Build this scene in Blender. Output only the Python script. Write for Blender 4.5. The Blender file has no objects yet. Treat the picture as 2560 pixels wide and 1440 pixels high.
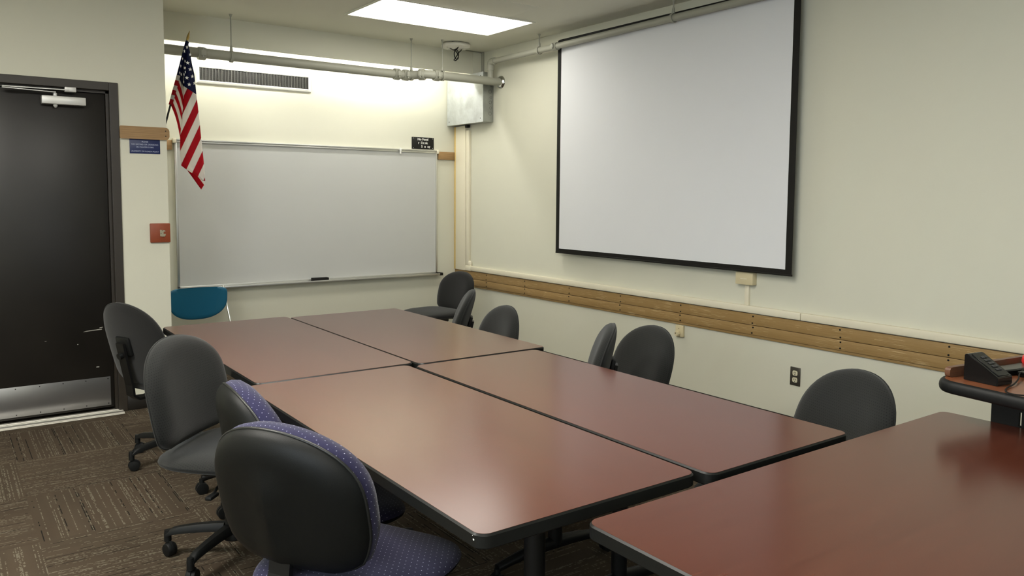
import bpy, bmesh, math, random
from mathutils import Vector, Matrix
random.seed(7)
S = bpy.context.scene
COL = S.collection
PI = math.pi

# ------------------------------------------------------------------ camera, world, exposure
CAM_R = Vector((0.8085435, -0.58838503, 0.00777541))
CAM_U = Vector((0.04034568, 0.06861489, 0.99682708))
CAM_F = Vector((0.58705164, 0.80566435, -0.07921691))
cd = bpy.data.cameras.new('camera'); cam = bpy.data.objects.new('camera', cd); COL.objects.link(cam)
M = Matrix((CAM_R, CAM_U, -CAM_F)).transposed().to_4x4(); M.translation = Vector((0, 0, 1.4458))
cam.matrix_world = M
cd.sensor_width = 36; cd.lens = 1990.15 * 36 / 2560
cd.shift_x = -10.7 / 2560; cd.shift_y = -75.5 / 2560
cd.clip_start = .05
S.camera = cam
w = bpy.data.worlds.new('world'); S.world = w; w.use_nodes = True
w.node_tree.nodes['Background'].inputs[0].default_value = (1, .97, .9, 1)
w.node_tree.nodes['Background'].inputs[1].default_value = 0.02
S.view_settings.view_transform = 'Standard'; S.view_settings.look = 'None'
S.view_settings.exposure = 0.0; S.view_settings.gamma = 1; S.view_settings.use_curve_mapping = False

LIGHT_COL = (1.0, .965, .88)
PANEL_E = 8.8      # ceiling fixtures
COVE_E = 82.0       # tubes hidden behind the valance
FILL_E = (28.0, 42.0, 24.0)   # unseen fixtures added to light the room
WIN_E = (1.5, 7.0)         # daylight: window inferred behind the viewer, unseen window added on the left

# room numbers
XR, YB, YD, ZC, XC = 4.208, 6.794, 5.6975, 2.77, 1.262
XL, YF = -2.4, -2.4
YV, ZV = 6.343, 2.565

# ------------------------------------------------------------------ materials
def mat(name, col, rough=.6, metal=0, coat=0, emit=None, spec=.5, noise=None, bump=None, coat_r=.1):
    m = bpy.data.materials.new(name); m.use_nodes = True
    nt = m.node_tree; b = nt.nodes['Principled BSDF']
    b.inputs['Base Color'].default_value = (*col, 1)
    b.inputs['Roughness'].default_value = rough; b.inputs['Metallic'].default_value = metal
    b.inputs['Specular IOR Level'].default_value = spec
    b.inputs['Coat Weight'].default_value = coat; b.inputs['Coat Roughness'].default_value = coat_r
    if emit:
        b.inputs['Emission Color'].default_value = (*emit[0], 1); b.inputs['Emission Strength'].default_value = emit[1]
    tc = nt.nodes.new('ShaderNodeTexCoord')
    if noise:      # (scale, amount)
        n = nt.nodes.new('ShaderNodeTexNoise'); n.inputs['Scale'].default_value = noise[0]; n.inputs['Detail'].default_value = 4
        nt.links.new(tc.outputs['Object'], n.inputs['Vector'])
        mr = nt.nodes.new('ShaderNodeMapRange'); mr.inputs['To Min'].default_value = 1 - noise[1]; mr.inputs['To Max'].default_value = 1 + noise[1]
        nt.links.new(n.outputs['Fac'], mr.inputs['Value'])
        vm = nt.nodes.new('ShaderNodeVectorMath'); vm.operation = 'SCALE'; vm.inputs[0].default_value = col
        nt.links.new(mr.outputs[0], vm.inputs['Scale']); nt.links.new(vm.outputs[0], b.inputs['Base Color'])
    if bump:       # (scale, strength)
        n = nt.nodes.new('ShaderNodeTexNoise'); n.inputs['Scale'].default_value = bump[0]; n.inputs['Detail'].default_value = 3
        nt.links.new(tc.outputs['Object'], n.inputs['Vector'])
        bp = nt.nodes.new('ShaderNodeBump'); bp.inputs['Strength'].default_value = bump[1]; bp.inputs['Distance'].default_value = .002
        nt.links.new(n.outputs['Fac'], bp.inputs['Height']); nt.links.new(bp.outputs[0], b.inputs['Normal'])
    return m

class NG:   # tiny node helper
    def __init__(s, m): s.nt = m.node_tree; s.b = s.nt.nodes['Principled BSDF']
    def n(s, t, **k):
        x = s.nt.nodes.new(t)
        for a, v in k.items(): setattr(x, a, v)
        return x
    def l(s, a, b): s.nt.links.new(a, b)
    def math(s, op, a, b=None, c=None):
        x = s.n('ShaderNodeMath', operation=op)
        for i, v in enumerate((a, b, c)):
            if v is None: continue
            if isinstance(v, (int, float)): x.inputs[i].default_value = v
            else: s.l(v, x.inputs[i])
        return x.outputs[0]
    def mix(s, f, a, b):
        x = s.n('ShaderNodeMix', data_type='RGBA')
        if isinstance(f, (int, float)): x.inputs[0].default_value = f
        else: s.l(f, x.inputs[0])
        for i, v in ((6, a), (7, b)):
            if isinstance(v, tuple): x.inputs[i].default_value = (*v, 1)
            else: s.l(v, x.inputs[i])
        return x.outputs[2]
    def xyz(s, out='Object'):
        tc = s.n('ShaderNodeTexCoord'); sp = s.n('ShaderNodeSeparateXYZ'); s.l(tc.outputs[out], sp.inputs[0]); return sp.outputs
    def comb(s, x, y, z=0.0):
        c = s.n('ShaderNodeCombineXYZ')
        for i, v in enumerate((x, y, z)):
            if isinstance(v, (int, float)): c.inputs[i].default_value = v
            else: s.l(v, c.inputs[i])
        return c.outputs[0]
    def noise(s, vec, scale, detail=2, rough=.5):
        x = s.n('ShaderNodeTexNoise'); x.inputs['Scale'].default_value = scale; x.inputs['Detail'].default_value = detail
        x.inputs['Roughness'].default_value = rough; s.l(vec, x.inputs['Vector']); return x.outputs['Fac']
    def white(s, vec):
        x = s.n('ShaderNodeTexWhiteNoise', noise_dimensions='3D'); s.l(vec, x.inputs['Vector']); return x.outputs['Value']

m_wall = mat('wall_paint', (.64, .63, .52), .55, noise=(3, .015), bump=(180, .12))
m_ceil = mat('ceiling_paint', (.74, .73, .62), .8, noise=(4, .02), bump=(260, .2))
m_wb = mat('whiteboard_surface', (.51, .515, .495), .38, noise=(1.2, .02))
m_alu = mat('aluminium', (.62, .62, .59), .35, metal=.85)
m_scr = mat('screen_fabric', (.71, .72, .74), .8, noise=(2, .012))
m_blk = mat('matte_black', (.008, .0075, .006), .65, spec=.25)
m_edge = mat('black_edge_band', (.0075, .0080, .0072), .40, noise=(30, .2), spec=.3)
m_plas = mat('black_plastic', (.0055, .006, .006), .5, spec=.25, noise=(60, .15), bump=(500, .15))
m_shell = mat('black_shell_plastic', (.0038, .0044, .0040), .5, spec=.24, noise=(12, .15), bump=(600, .15))
m_dark = mat('black_steel', (.005, .005, .005), .4, spec=.3)
m_pipe = mat('pipe_paint', (.325, .325, .265), .5, noise=(8, .03))
m_race = mat('cream_plastic', (.74, .69, .54), .45)
m_beige = mat('beige_plastic', (.62, .54, .34), .45)
m_yel = mat('pine_strip', (.62, .45, .16), .5, noise=(15, .1))
m_door = mat('dark_brown_door', (.0105, .009, .0075), .36, spec=.4, noise=(5, .35), bump=(90, .1))
m_frame = mat('dark_bronze_frame', (.024, .0185, .013), .45, noise=(8, .1))
m_base = mat('dark_vinyl_base', (.010, .008, .006), .45)
m_kick = mat('brushed_steel', (.38, .38, .39), .30, metal=.9, noise=(3, .12))
m_closer = mat('silver_paint', (.62, .62, .60), .35, metal=.3)
m_white = mat('white_enamel', (.78, .78, .74), .4)
m_grille = mat('grille_metal', (.07, .068, .062), .5)
m_duct = mat('dark_duct', (.02, .02, .018), .7)
m_chrome = mat('chrome', (.75, .75, .72), .15, metal=1)
m_blue = mat('teal_blue_plastic', (.011, .115, .20), .38, bump=(400, .1))
m_redw = mat('red_mahogany_block', (.24, .048, .014), .5, noise=(25, .2))
m_brass = mat('worn_steel', (.38, .34, .24), .4, metal=.6)
m_signblue = mat('blue_sign_plastic', (.008, .018, .09), .4)
m_signtxt = mat('engraved_lettering', (.42, .46, .60), .6)
m_signwht = mat('white_lettering', (.8, .8, .75), .6)
m_scratch = mat('pale_scratch', (.30, .29, .26), .8)
m_navy = mat('navy_cloth', (.008, .012, .055), .85)
m_redp = mat('red_plastic', (.6, .03, .03), .3)
m_thresh = mat('threshold_aluminium', (.62, .60, .54), .35, metal=.7)
m_box_shaded = mat('galvanized_steel_shaded', (.50, .51, .50), .38, metal=.9)  # box side: its shade is put into a darker steel colour
m_cover_lit = mat('galvanized_cover_lit', (.70, .73, .72), .5, metal=.25)  # same steel made lighter, light from the valance tubes painted in
m_apw = mat('access_point_plastic', (.70, .68, .60), .5)
m_blackdev = mat('gloss_black_plastic', (.004, .004, .004), .25, spec=.35)
m_key = mat('charcoal_keys', (.03, .03, .03), .35)
m_ivory = mat('ivory_outlet', (.66, .62, .45), .4)
m_steelplate = mat('dull_steel_plate', (.15, .14, .12), .35, metal=.8)
m_lens = mat('lit_diffuser', (.9, .9, .88), .5, emit=(LIGHT_COL, PANEL_E))
m_tube = mat('lit_tube', (.9, .9, .88), .5, emit=((1.0, .985, .94), COVE_E))

def galv(m, c1, c2):
    g = NG(m); o = g.xyz()
    v = g.comb(o[0], o[1], o[2])
    a = g.noise(v, 9, 5, .65); b2 = g.noise(v, 3, 2)
    f = g.math('MULTIPLY', a, b2)
    mr = g.n('ShaderNodeMapRange'); mr.inputs[1].default_value = .1; mr.inputs[2].default_value = .42
    g.l(f, mr.inputs[0]); g.l(g.mix(mr.outputs[0], c1, c2), g.b.inputs['Base Color'])
galv(m_box_shaded, (.30, .31, .30), (.50, .52, .50)); galv(m_cover_lit, (.46, .48, .47), (.78, .82, .82))  # mottled steel, shaded tones for the side and lit tones for the cover

def wood(name, c1, c2, axis, scale=60, rough=.5, stretch=.03, light=None):
    m = mat(name, c1, rough); g = NG(m); o = g.xyz()
    k = [1, 1, 1]; k[axis] = stretch
    v = g.comb(*[g.math('MULTIPLY', o[i], k[i]) for i in range(3)])
    n = g.noise(v, scale, 4, .6)
    mr = g.n('ShaderNodeMapRange'); mr.inputs[1].default_value = .35; mr.inputs[2].default_value = .65; g.l(n, mr.inputs[0])
    c = g.mix(mr.outputs[0], c1, c2)
    if light:      # bright torn fibres
        n2 = g.noise(v, scale * 1.6, 2, .5)
        th = g.math('GREATER_THAN', n2, .635); n3 = g.noise(g.comb(*o[:3]), 6, 1)
        th = g.math('MULTIPLY', th, g.math('GREATER_THAN', n3, .47))
        c = g.mix(th, c, light)
    g.l(c, g.b.inputs['Base Color']); return m
m_rail = wood('oak_rail', (.275, .168, .058), (.325, .205, .077), 1, 260, .6, .02, (.50, .36, .18))
m_strip = wood('oak_strip', (.25, .145, .056), (.34, .205, .085), 0, 200, .5)
m_wood_lect = wood('cherry_laminate', (.165, .052, .022), (.235, .080, .033), 0, 50, .3)
m_wood_lip = wood('walnut_lip', (.10, .045, .025), (.16, .07, .035), 0, 50, .4)
def top_mat():
    m = mat('mahogany_laminate', (.2, .06, .035), .21, spec=.5); g = NG(m); o = g.xyz()
    v = g.comb(g.math('MULTIPLY', o[0], 1.0), g.math('MULTIPLY', o[1], .035), o[2])
    n = g.noise(v, 75, 1, .4)
    v2 = g.comb(g.math('MULTIPLY', o[0], 1.0), g.math('MULTIPLY', o[1], .15), o[2]); n2 = g.noise(v2, 6, 3)
    f = g.math('ADD', g.math('MULTIPLY', n, .6), g.math('MULTIPLY', n2, .4))
    mr = g.n('ShaderNodeMapRange'); mr.inputs[1].default_value = .25; mr.inputs[2].default_value = .75; g.l(f, mr.inputs[0])
    g.l(g.mix(mr.outputs[0], (.074, .0205, .0120), (.100, .0305, .0180)), g.b.inputs['Base Color'])
    return m
m_top = top_mat()

def carpet():
    m = mat('carpet_tile', (.05, .04, .03), .95, spec=.1); g = NG(m); o = g.xyz()
    T = .6
    px = g.math('DIVIDE', g.math('SUBTRACT', o[0], .29), T); py = g.math('DIVIDE', g.math('SUBTRACT', o[1], 3.72), T)
    ix = g.math('FLOOR', px); iy = g.math('FLOOR', py)
    fx = g.math('SUBTRACT', px, ix); fy = g.math('SUBTRACT', py, iy)
    par = g.math('FLOORED_MODULO', g.math('ADD', ix, iy), 2.0)         # 0: stripes along y
    def lerp(a, b): return g.math('ADD', g.math('MULTIPLY', a, g.math('SUBTRACT', 1.0, par)), g.math('MULTIPLY', b, par))
    across = lerp(fx, fy); along = lerp(fy, fx)
    tid = g.math('ADD', g.math('MULTIPLY', ix, 7.13), g.math('MULTIPLY', iy, 3.77))
    N = 150.0
    row = g.math('FLOOR', g.math('MULTIPLY', across, N))
    r1 = g.white(g.comb(row, tid, 0.0))                               # which threads are light
    wide = g.noise(g.comb(g.math('MULTIPLY', across, 7.0), g.math('MULTIPLY', along, .8), tid), 1.0, 2)
    dash = g.white(g.comb(row, g.math('FLOOR', g.math('MULTIPLY', along, 84.0)), tid))
    seg = g.noise(g.comb(g.math('MULTIPLY', row, 3.1), g.math('MULTIPLY', along, 9.0), tid), 1.0, 1)
    thr = g.math('GREATER_THAN', r1, .76)
    lit = g.math('MULTIPLY', thr, g.math('GREATER_THAN', dash, .42))
    lit = g.math('MULTIPLY', lit, g.math('GREATER_THAN', seg, .42))
    base = g.mix(g.math('MULTIPLY', wide, 1.0), (.042, .034, .024), (.088, .069, .047))
    hue = g.noise(g.comb(px, py, 3.0), 2.3, 2)
    base = g.mix(g.math('MULTIPLY', hue, .5), base, (.062, .038, .024))
    fine = g.noise(g.comb(o[0], o[1], 0.0), 700, 2)
    lc = g.mix(fine, (.080, .070, .050), (.20, .176, .13))
    dk = g.math('MULTIPLY', g.math('LESS_THAN', r1, .045), g.math('GREATER_THAN', seg, .5))
    base = g.mix(dk, base, (.010, .009, .007))
    g.l(g.mix(lit, base, lc), g.b.inputs['Base Color'])
    bp = g.n('ShaderNodeBump'); bp.inputs['Strength'].default_value = .4; bp.inputs['Distance'].default_value = .003
    g.l(fine, bp.inputs['Height']); g.l(bp.outputs[0], g.b.inputs['Normal'])
    return m
m_carpet = carpet()

def fabric(name, base, base2, dot, pitch, rad, rough=.9, jitter=0.0):
    """woven upholstery with a staggered grid of dots, laid out on the cushion's own UV (metres)"""
    m = mat(name, base, rough, spec=.15); g = NG(m); u = g.xyz('UV')
    a = g.math('DIVIDE', u[0], pitch); b = g.math('DIVIDE', u[1], pitch)
    ib = g.math('FLOOR', b)
    a = g.math('ADD', a, g.math('MULTIPLY', g.math('FLOORED_MODULO', ib, 2.0), .5))
    fa = g.math('SUBTRACT', g.math('FRACT', a), .5); fb = g.math('SUBTRACT', g.math('FRACT', b), .5)
    d = g.math('SQRT', g.math('ADD', g.math('MULTIPLY', fa, fa), g.math('MULTIPLY', fb, fb)))
    hit = g.math('LESS_THAN', d, rad)
    n = g.noise(g.comb(u[0], u[1], 0.0), 420, 2)
    c = g.mix(n, base, base2)
    g.l(g.mix(hit, c, dot), g.b.inputs['Base Color'])
    bp = g.n('ShaderNodeBump'); bp.inputs['Strength'].default_value = .35; bp.inputs['Distance'].default_value = .002
    g.l(n, bp.inputs['Height']); g.l(bp.outputs[0], g.b.inputs['Normal'])
    g.b.inputs['Sheen Weight'].default_value = .15
    return m
m_grey = fabric('grey_patterned_fabric', (.0085, .0089, .0084), (.0180, .0186, .0170), (.0045, .0045, .0048), .0095, .19)
m_char = fabric('charcoal_fabric', (.0075, .0075, .0072), (.0125, .0125, .012), (.006, .006, .006), .01, .05)
m_bluef = fabric('blue_dotted_fabric', (.0135, .0125, .042), (.027, .025, .066), (.34, .34, .45), .017, .08)
m_vinyl = mat('grey_black_vinyl', (.010, .011, .0105), .4, noise=(9, .1), bump=(350, .15))

def flagmat():
    m = mat('flag_cloth', (.6, .6, .6), .75, spec=.2); g = NG(m); u = g.xyz('UV')
    par = g.math('FLOORED_MODULO', g.math('FLOOR', u[0]), 2.0)
    c = g.mix(par, (.42, .008, .018), (.72, .69, .64))
    seam = g.math('LESS_THAN', g.math('ABSOLUTE', g.math('SUBTRACT', g.math('FRACT', g.math('ADD', u[0], .5)), .5)), .035)
    c = g.mix(g.math('MULTIPLY', seam, .35), c, (.35, .2, .2))
    c = g.mix(g.math('GREATER_THAN', u[1], 0.0), c, (.008, .012, .058))
    g.l(c, g.b.inputs['Base Color'])
    g.b.inputs['Transmission Weight'].default_value = 0
    return m
m_flag = flagmat()

# ------------------------------------------------------------------ geometry helpers
def link(name, me, mats, parent=None, smooth=False, loc=None):
    if not isinstance(mats, (list, tuple)): mats = [mats]
    for mm in mats: me.materials.append(mm)
    if smooth:
        for p_ in me.polygons: p_.use_smooth = True
    o = bpy.data.objects.new(name, me); COL.objects.link(o)
    if parent is not None: o.parent = parent
    if loc: o.location = loc
    return o
def fin(bm, name, m, parent=None, smooth=False, auto=None):
    bmesh.ops.recalc_face_normals(bm, faces=bm.faces)
    me = bpy.data.meshes.new(name); bm.to_mesh(me); bm.free()
    o = link(name, me, m, parent, smooth)
    if auto is not None:
        for p_ in me.polygons: p_.use_smooth = True
        try: me.set_sharp_from_angle(angle=math.radians(auto))
        except Exception: pass
    return o
def tag(o, label=None, cat=None, group=None, kind=None):
    if label: o['label'] = label
    if cat: o['category'] = cat
    if group: o['group'] = group
    if kind: o['kind'] = kind
    return o
def empty(name, loc=(0, 0, 0), rz=0, **k):
    o = bpy.data.objects.new(name, None); COL.objects.link(o); o.location = loc; o.rotation_euler = (0, 0, rz)
    o.empty_display_size = .1
    return tag(o, **k)
def box(bm, x0, x1, y0, y1, z0, z1, bev=0, seg=2, mtx=None):
    r = bmesh.ops.create_cube(bm, size=1)
    vs = r['verts']
    for v in vs:
        v.co = Vector(((x0 + x1) / 2 + v.co.x * (x1 - x0), (y0 + y1) / 2 + v.co.y * (y1 - y0), (z0 + z1) / 2 + v.co.z * (z1 - z0)))
    if bev:
        es = list({e for v in vs for e in v.link_edges})
        rr = bmesh.ops.bevel(bm, geom=es, offset=bev, segments=seg, profile=.5, affect='EDGES')
        vs = list({v for f in rr['faces'] for v in f.verts} | {v for v in vs if v.is_valid})
    if mtx is not None: bmesh.ops.transform(bm, matrix=mtx, verts=vs)
    return vs
def boxo(name, m, x0, x1, y0, y1, z0, z1, bev=0, parent=None, seg=2):
    bm = bmesh.new(); box(bm, min(x0, x1), max(x0, x1), min(y0, y1), max(y0, y1), min(z0, z1), max(z0, z1), bev, seg)
    return fin(bm, name, m, parent, auto=35 if bev else None)
def tube(bm, pts, r, n=12, cap=True, closed=False):
    pts = [Vector(p_) for p_ in pts]; rings = []
    rs = r if isinstance(r, (list, tuple)) else [r] * len(pts)
    prev = None
    for i, p_ in enumerate(pts):
        if closed: t = pts[(i + 1) % len(pts)] - pts[i - 1]
        else: t = (pts[min(i + 1, len(pts) - 1)] - pts[max(i - 1, 0)])
        t.normalize()
        if prev is None:
            a = t.orthogonal().normalized()
        else:
            a = prev - t * prev.dot(t)
            if a.length < 1e-5: a = t.orthogonal()
            a.normalize()
        prev = a; b = t.cross(a)
        rings.append([bm.verts.new(p_ + (a * math.cos(2 * PI * k / n) + b * math.sin(2 * PI * k / n)) * rs[i]) for k in range(n)])
    m = len(rings)
    for i in range(m if closed else m - 1):
        A, B = rings[i], rings[(i + 1) % m]
        for k in range(n): bm.faces.new((A[k], A[(k + 1) % n], B[(k + 1) % n], B[k]))
    if cap and not closed:
        bm.faces.new(list(reversed(rings[0]))); bm.faces.new(rings[-1])
def tubeo(name, m, pts, r, n=12, parent=None, closed=False):
    bm = bmesh.new(); tube(bm, pts, r, n, closed=closed); return fin(bm, name, m, parent, auto=50)
def lathe(bm, prof, c, axis='z', n=24, mtx=None):
    """prof: (radius, height) pairs around an axis through c"""
    rings = []; c = Vector(c)
    for r, h in prof:
        ring = []
        for k in range(n):
            a = 2 * PI * k / n; u, v = max(r, 1e-4) * math.cos(a), max(r, 1e-4) * math.sin(a)
            co = {'z': Vector((u, v, h)), 'y': Vector((u, h, v)), 'x': Vector((h, u, v))}[axis]
            if mtx is not None: co = mtx @ co
            ring.append(bm.verts.new(c + co))
        rings.append(ring)
    for A, B in zip(rings, rings[1:]):
        for k in range(n): bm.faces.new((A[k], A[(k + 1) % n], B[(k + 1) % n], B[k]))
    bm.faces.new(list(reversed(rings[0]))); bm.faces.new(rings[-1])
def latheo(name, m, prof, c, axis='z', n=24, parent=None, mtx=None):
    bm = bmesh.new(); lathe(bm, prof, c, axis, n, mtx); return fin(bm, name, m, parent, auto=40)
def rrect(x0, x1, y0, y1, r, n=6):
    P = []
    for cx, cy, a0 in ((x1 - r, y1 - r, 0), (x0 + r, y1 - r, 90), (x0 + r, y0 + r, 180), (x1 - r, y0 + r, 270)):
        for k in range(n + 1):
            a = math.radians(a0 + 90 * k / n); P.append((cx + r * math.cos(a), cy + r * math.sin(a)))
    return P
def prism(bm, poly, z0, z1, rings=None, mtx=None):
    """poly in xy, extruded z0..z1 ; rings=[(inset,z)...] overrides"""
    rings = rings or [(0, z0), (0, z1)]
    cx = sum(p_[0] for p_ in poly) / len(poly); cy = sum(p_[1] for p_ in poly) / len(poly)
    N = len(poly); nor = []
    for i in range(N):
        a = Vector(poly[i - 1]); b = Vector(poly[(i + 1) % N]); t = (b - a).normalized(); nor.append(Vector((-t.y, t.x)))
    allr = []
    for ins, z in rings:
        ring = []
        for i, p_ in enumerate(poly):
            q = Vector(p_) + nor[i] * ins; co = Vector((q.x, q.y, z))
            if mtx is not None: co = mtx @ co
            ring.append(bm.verts.new(co))
        allr.append(ring)
    for A, B in zip(allr, allr[1:]):
        for k in range(N): bm.faces.new((A[k], A[(k + 1) % N], B[(k + 1) % N], B[k]))
    bm.faces.new(list(reversed(allr[0]))); bm.faces.new(allr[-1])
    return allr
def text(name, s, size, loc, rot, m, parent=None, align='CENTER', ext=.0004, space=1.0, bold=0.0):
    c = bpy.data.curves.new(name, 'FONT'); c.body = s; c.size = size; c.align_x = align; c.extrude = ext; c.space_character = space
    c.offset = bold
    o = bpy.data.objects.new(name + '_tmp', c); COL.objects.link(o)
    dg = bpy.context.evaluated_depsgraph_get(); me = bpy.data.meshes.new_from_object(o.evaluated_get(dg))
    bpy.data.objects.remove(o); me.name = name
    t = link(name, me, m, parent); t.location = loc; t.rotation_euler = rot
    return t

# ------------------------------------------------------------------ the room
def struct(o): o['kind'] = 'structure'; return o
struct(boxo('floor', m_carpet, XL - .1, XR + .1, YF - .1, YB + .1, -.06, 0))
struct(boxo('ceiling', m_ceil, XL - .1, XR + .1, YF - .1, YB + .1, ZC, ZC + .08))
struct(boxo('wall_right', m_wall, XR, XR + .12, YF - .1, YB + .12, 0, ZC))
struct(boxo('wall_back', m_wall, XC - .12, XR, YB, YB + .12, 0, ZC))
struct(boxo('wall_left', m_wall, XL - .12, XL, YF - .1, YD + .2, 0, ZC))
struct(boxo('wall_front', m_wall, XL, XR, YF - .12, YF, 0, ZC))
DX0, DX1, DZ1 = -.02, .975, 2.138       # door opening (outer edge of the frame)
bm = bmesh.new()
box(bm, XL, DX0, YD, YD + .14, 0, ZC); box(bm, DX1, XC, YD, YD + .14, 0, ZC); box(bm, DX0, DX1, YD, YD + .14, DZ1, ZC)
struct(fin(bm, 'wall_door', m_wall))
struct(boxo('wall_recess', m_wall, XC - .12, XC, YD + .14, YB, 0, ZC))
struct(boxo('baseboard_door', m_base, DX1, XC + .004, YD - .008, YD, 0, .098, .002))
struct(boxo('baseboard_recess', m_base, XC, XC + .008, YD, YB, 0, .098, .002))
struct(boxo('baseboard_back', m_base, XC, XR, YB - .008, YB, 0, .098, .002))
struct(boxo('baseboard_right', m_base, XR - .008, XR, YF, YB, 0, .098, .002))
# valance hiding the wall-washing tubes
bm = bmesh.new(); box(bm, XC, XR, YV, YV + .03, ZV, ZC); box(bm, XR - .11, XR, YV - .012, YV, ZV, ZC)
struct(fin(bm, 'trim_1', m_wall))
struct(boxo('trim_2', m_ceil, 2.53, 3.52, 4.56, 4.975, ZC - .003, ZC + .002, .001))
# ---- door
door = empty('door_1', (0, 0, 0)); struct(door)
bm = bmesh.new()
fw = .052
box(bm, DX1 - fw, DX1, YD - .012, YD + .14, 0, DZ1, .003); box(bm, DX0, DX0 + fw, YD - .012, YD + .14, 0, DZ1, .003)
box(bm, DX0 + fw, DX1 - fw, YD - .012, YD + .14, DZ1 - fw, DZ1, .003)
box(bm, DX1 - fw - .016, DX1 - fw, YD + .03, YD + .13, 0, DZ1 - fw); box(bm, DX0 + fw, DX0 + fw + .016, YD + .03, YD + .13, 0, DZ1 - fw)
box(bm, DX0 + fw, DX1 - fw, YD + .03, YD + .13, DZ1 - fw - .016, DZ1 - fw)
fin(bm, 'door_frame', m_frame, door)
leaf = boxo('door_leaf', m_door, DX0 + fw + .018, DX1 - fw - .018, YD + .048, YD + .092, .028, DZ1 - fw - .018, .002, door)
kp = boxo('kick_plate', m_kick, .08, .885, YD + .045, YD + .048, .042, .232, .0005, leaf)
for i in range(7):
    for z in (.055, .219):
        x = .095 + i * (.775 / 6)
        latheo('screw', m_dark, [(.0035, 0), (.0035, .002)], (x, YD + .043, z), 'y', 8, kp)
bm = bmesh.new()
for x0, x1, z0, z1, d in ((.735, .845, .540, .546, .006), (.805, .822, .300, .306, 0), (.70, .706, .46, .465, 0), (.83, .85, .556, .560, .004), (.52, .53, .50, .503, 0)):
    vs = [bm.verts.new((x0, YD + .0474, z0)), bm.verts.new((x1, YD + .0474, z0 + d)), bm.verts.new((x1, YD + .0474, z1 + d)), bm.verts.new((x0 + .02 * (x1 - x0 > .05), YD + .0474, z1))]
    f = bm.faces.new(vs); g_ = bmesh.ops.extrude_face_region(bm, geom=[f]); bmesh.ops.translate(bm, vec=(0, .0007, 0), verts=[v for v in g_['geom'] if isinstance(v, bmesh.types.BMVert)])
fin(bm, 'scuff_mark', m_scratch, leaf)
# threshold with ridges
bm = bmesh.new()
for y0, y1, z in ((YD - .085, YD + .06, .006), (YD - .075, YD - .03, .012), (YD - .02, YD - .012, .013), (YD, YD + .01, .014), (YD + .02, YD + .05, .013)):
    box(bm, DX0 - .0 + fw * 0, DX1 - .03, y0, y1, 0, z, .002)
fin(bm, 'threshold', m_thresh, door)
# door closer: parts of the door
cl = boxo('door_closer', m_closer, .55, .79, YD - .012, YD + .048, 1.980, 2.030, .004, leaf)
latheo('closer_spindle', m_closer, [(.012, 0), (.012, .02), (.006, .022), (.006, .03)], (.625, YD + .02, 2.03), 'z', 16, cl)
latheo('closer_cap', m_closer, [(.004, 0), (.010, .006), (.013, .014), (.013, .02)], (.625, YD + .02, 1.960), 'z', 16, cl)
def bar(bm, a, b, w_, h_):
    a, b = Vector(a), Vector(b); t = (b - a); L = t.length; t.normalize(); up = Vector((0, 0, 1)); s = t.cross(up).normalized(); u2 = s.cross(t)
    mt = Matrix((t, s, u2)).transposed().to_4x4(); mt.translation = (a + b) / 2
    box(bm, -L / 2, L / 2, -w_ / 2, w_ / 2, -h_ / 2, h_ / 2, min(w_, h_) * .2, 1, mt)
bm = bmesh.new(); bar(bm, (.625, YD + .0, 2.053), (.345, YD - .03, 2.058), .02, .006); bar(bm, (.345, YD - .03, 2.066), (.70, YD - .005, 2.071), .018, .007)
bar(bm, (.345, YD - .03, 2.048), (.345, YD - .03, 2.074), .018, .018)
fin(bm, 'closer_arm', m_closer, cl, auto=40)
boxo('closer_shoe', m_closer, .675, .738, YD - .012, YD + .03, 2.060, 2.093, .003, door)

# ---- wooden strip beside the door (rounded end), and the two pieces on the back wall
bm = bmesh.new()
P = rrect(.979, 1.272, 1.791, 1.865, .022)
P = [(x if x > 1.1 else (.979), z if x > 1.1 else (1.791 if z < 1.83 else 1.865)) for x, z in P]
prism(bm, [(x, z) for x, z in P], 0, 1, [(0, 0), (0, .017), (-.004, .022)], Matrix(((1, 0, 0, 0), (0, 0, -1, YD), (0, 1, 0, 0), (0, 0, 0, 1))))
o = fin(bm, 'wood_strip', m_strip); tag(o, 'oak board with rounded end fixed between the door frame and wall corner', 'wall rail')
for z in (1.813, 1.846): latheo('screw', m_dark, [(.004, 0), (.004, .002)], (1.252, YD - .0235, z), 'y', 8, o)
o = boxo('wood_strip', m_strip, XC + .001, 1.541, YB - .02, YB, 1.780, 1.858, .003)
tag(o, 'short oak board end peeking out between wall corner and whiteboard', 'wall rail')
o = boxo('wood_strip', m_strip, 3.985, 4.174, YB - .02, YB, 1.780, 1.857, .003)
tag(o, 'short oak board on back wall right of the whiteboard', 'wall rail')
o = boxo('corner_strip', m_yel, 4.176, 4.206, YB - .03, YB - .002, .70, 2.105, .004)
tag(o, 'thin yellow pine strip running up the far room corner', 'trim strip')

# ---- oak chair rail on the right wall with its screws
rail = empty('chair_rail', (XR, 3, .6), label='long two-board oak rail with screw holes along the right wall', cat='wall rail')
def ch(o, root): o.parent = root; o.matrix_parent_inverse = Matrix.Translation(-Vector(root.location)) if root.rotation_euler.z == 0 else root.matrix_world.inverted(); return o
ch(boxo('rail_board', m_rail, XR - .020, XR - .0005, YF + .01, YB - .001, .6265, .697, .002), rail)
ch(boxo('rail_board', m_rail, XR - .020, XR - .0005, YF + .01, YB - .001, .5630, .6235, .002), rail)
ch(boxo('rail_backing', m_rail, XR - .012, XR - .0005, YF + .01, YB - .001, .545, .5615, .001), rail)
for i in range(13):
    y = 6.2287 - .61 * i
    if y < 0: break
    for z in (.575, .6115, .6385, .682):
        ch(latheo('rail_screw', m_dark, [(.0055, -.0005), (.0055, .0018)], (XR - .0215, y + random.uniform(-.004, .004), z), 'x', 8), rail)

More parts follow.
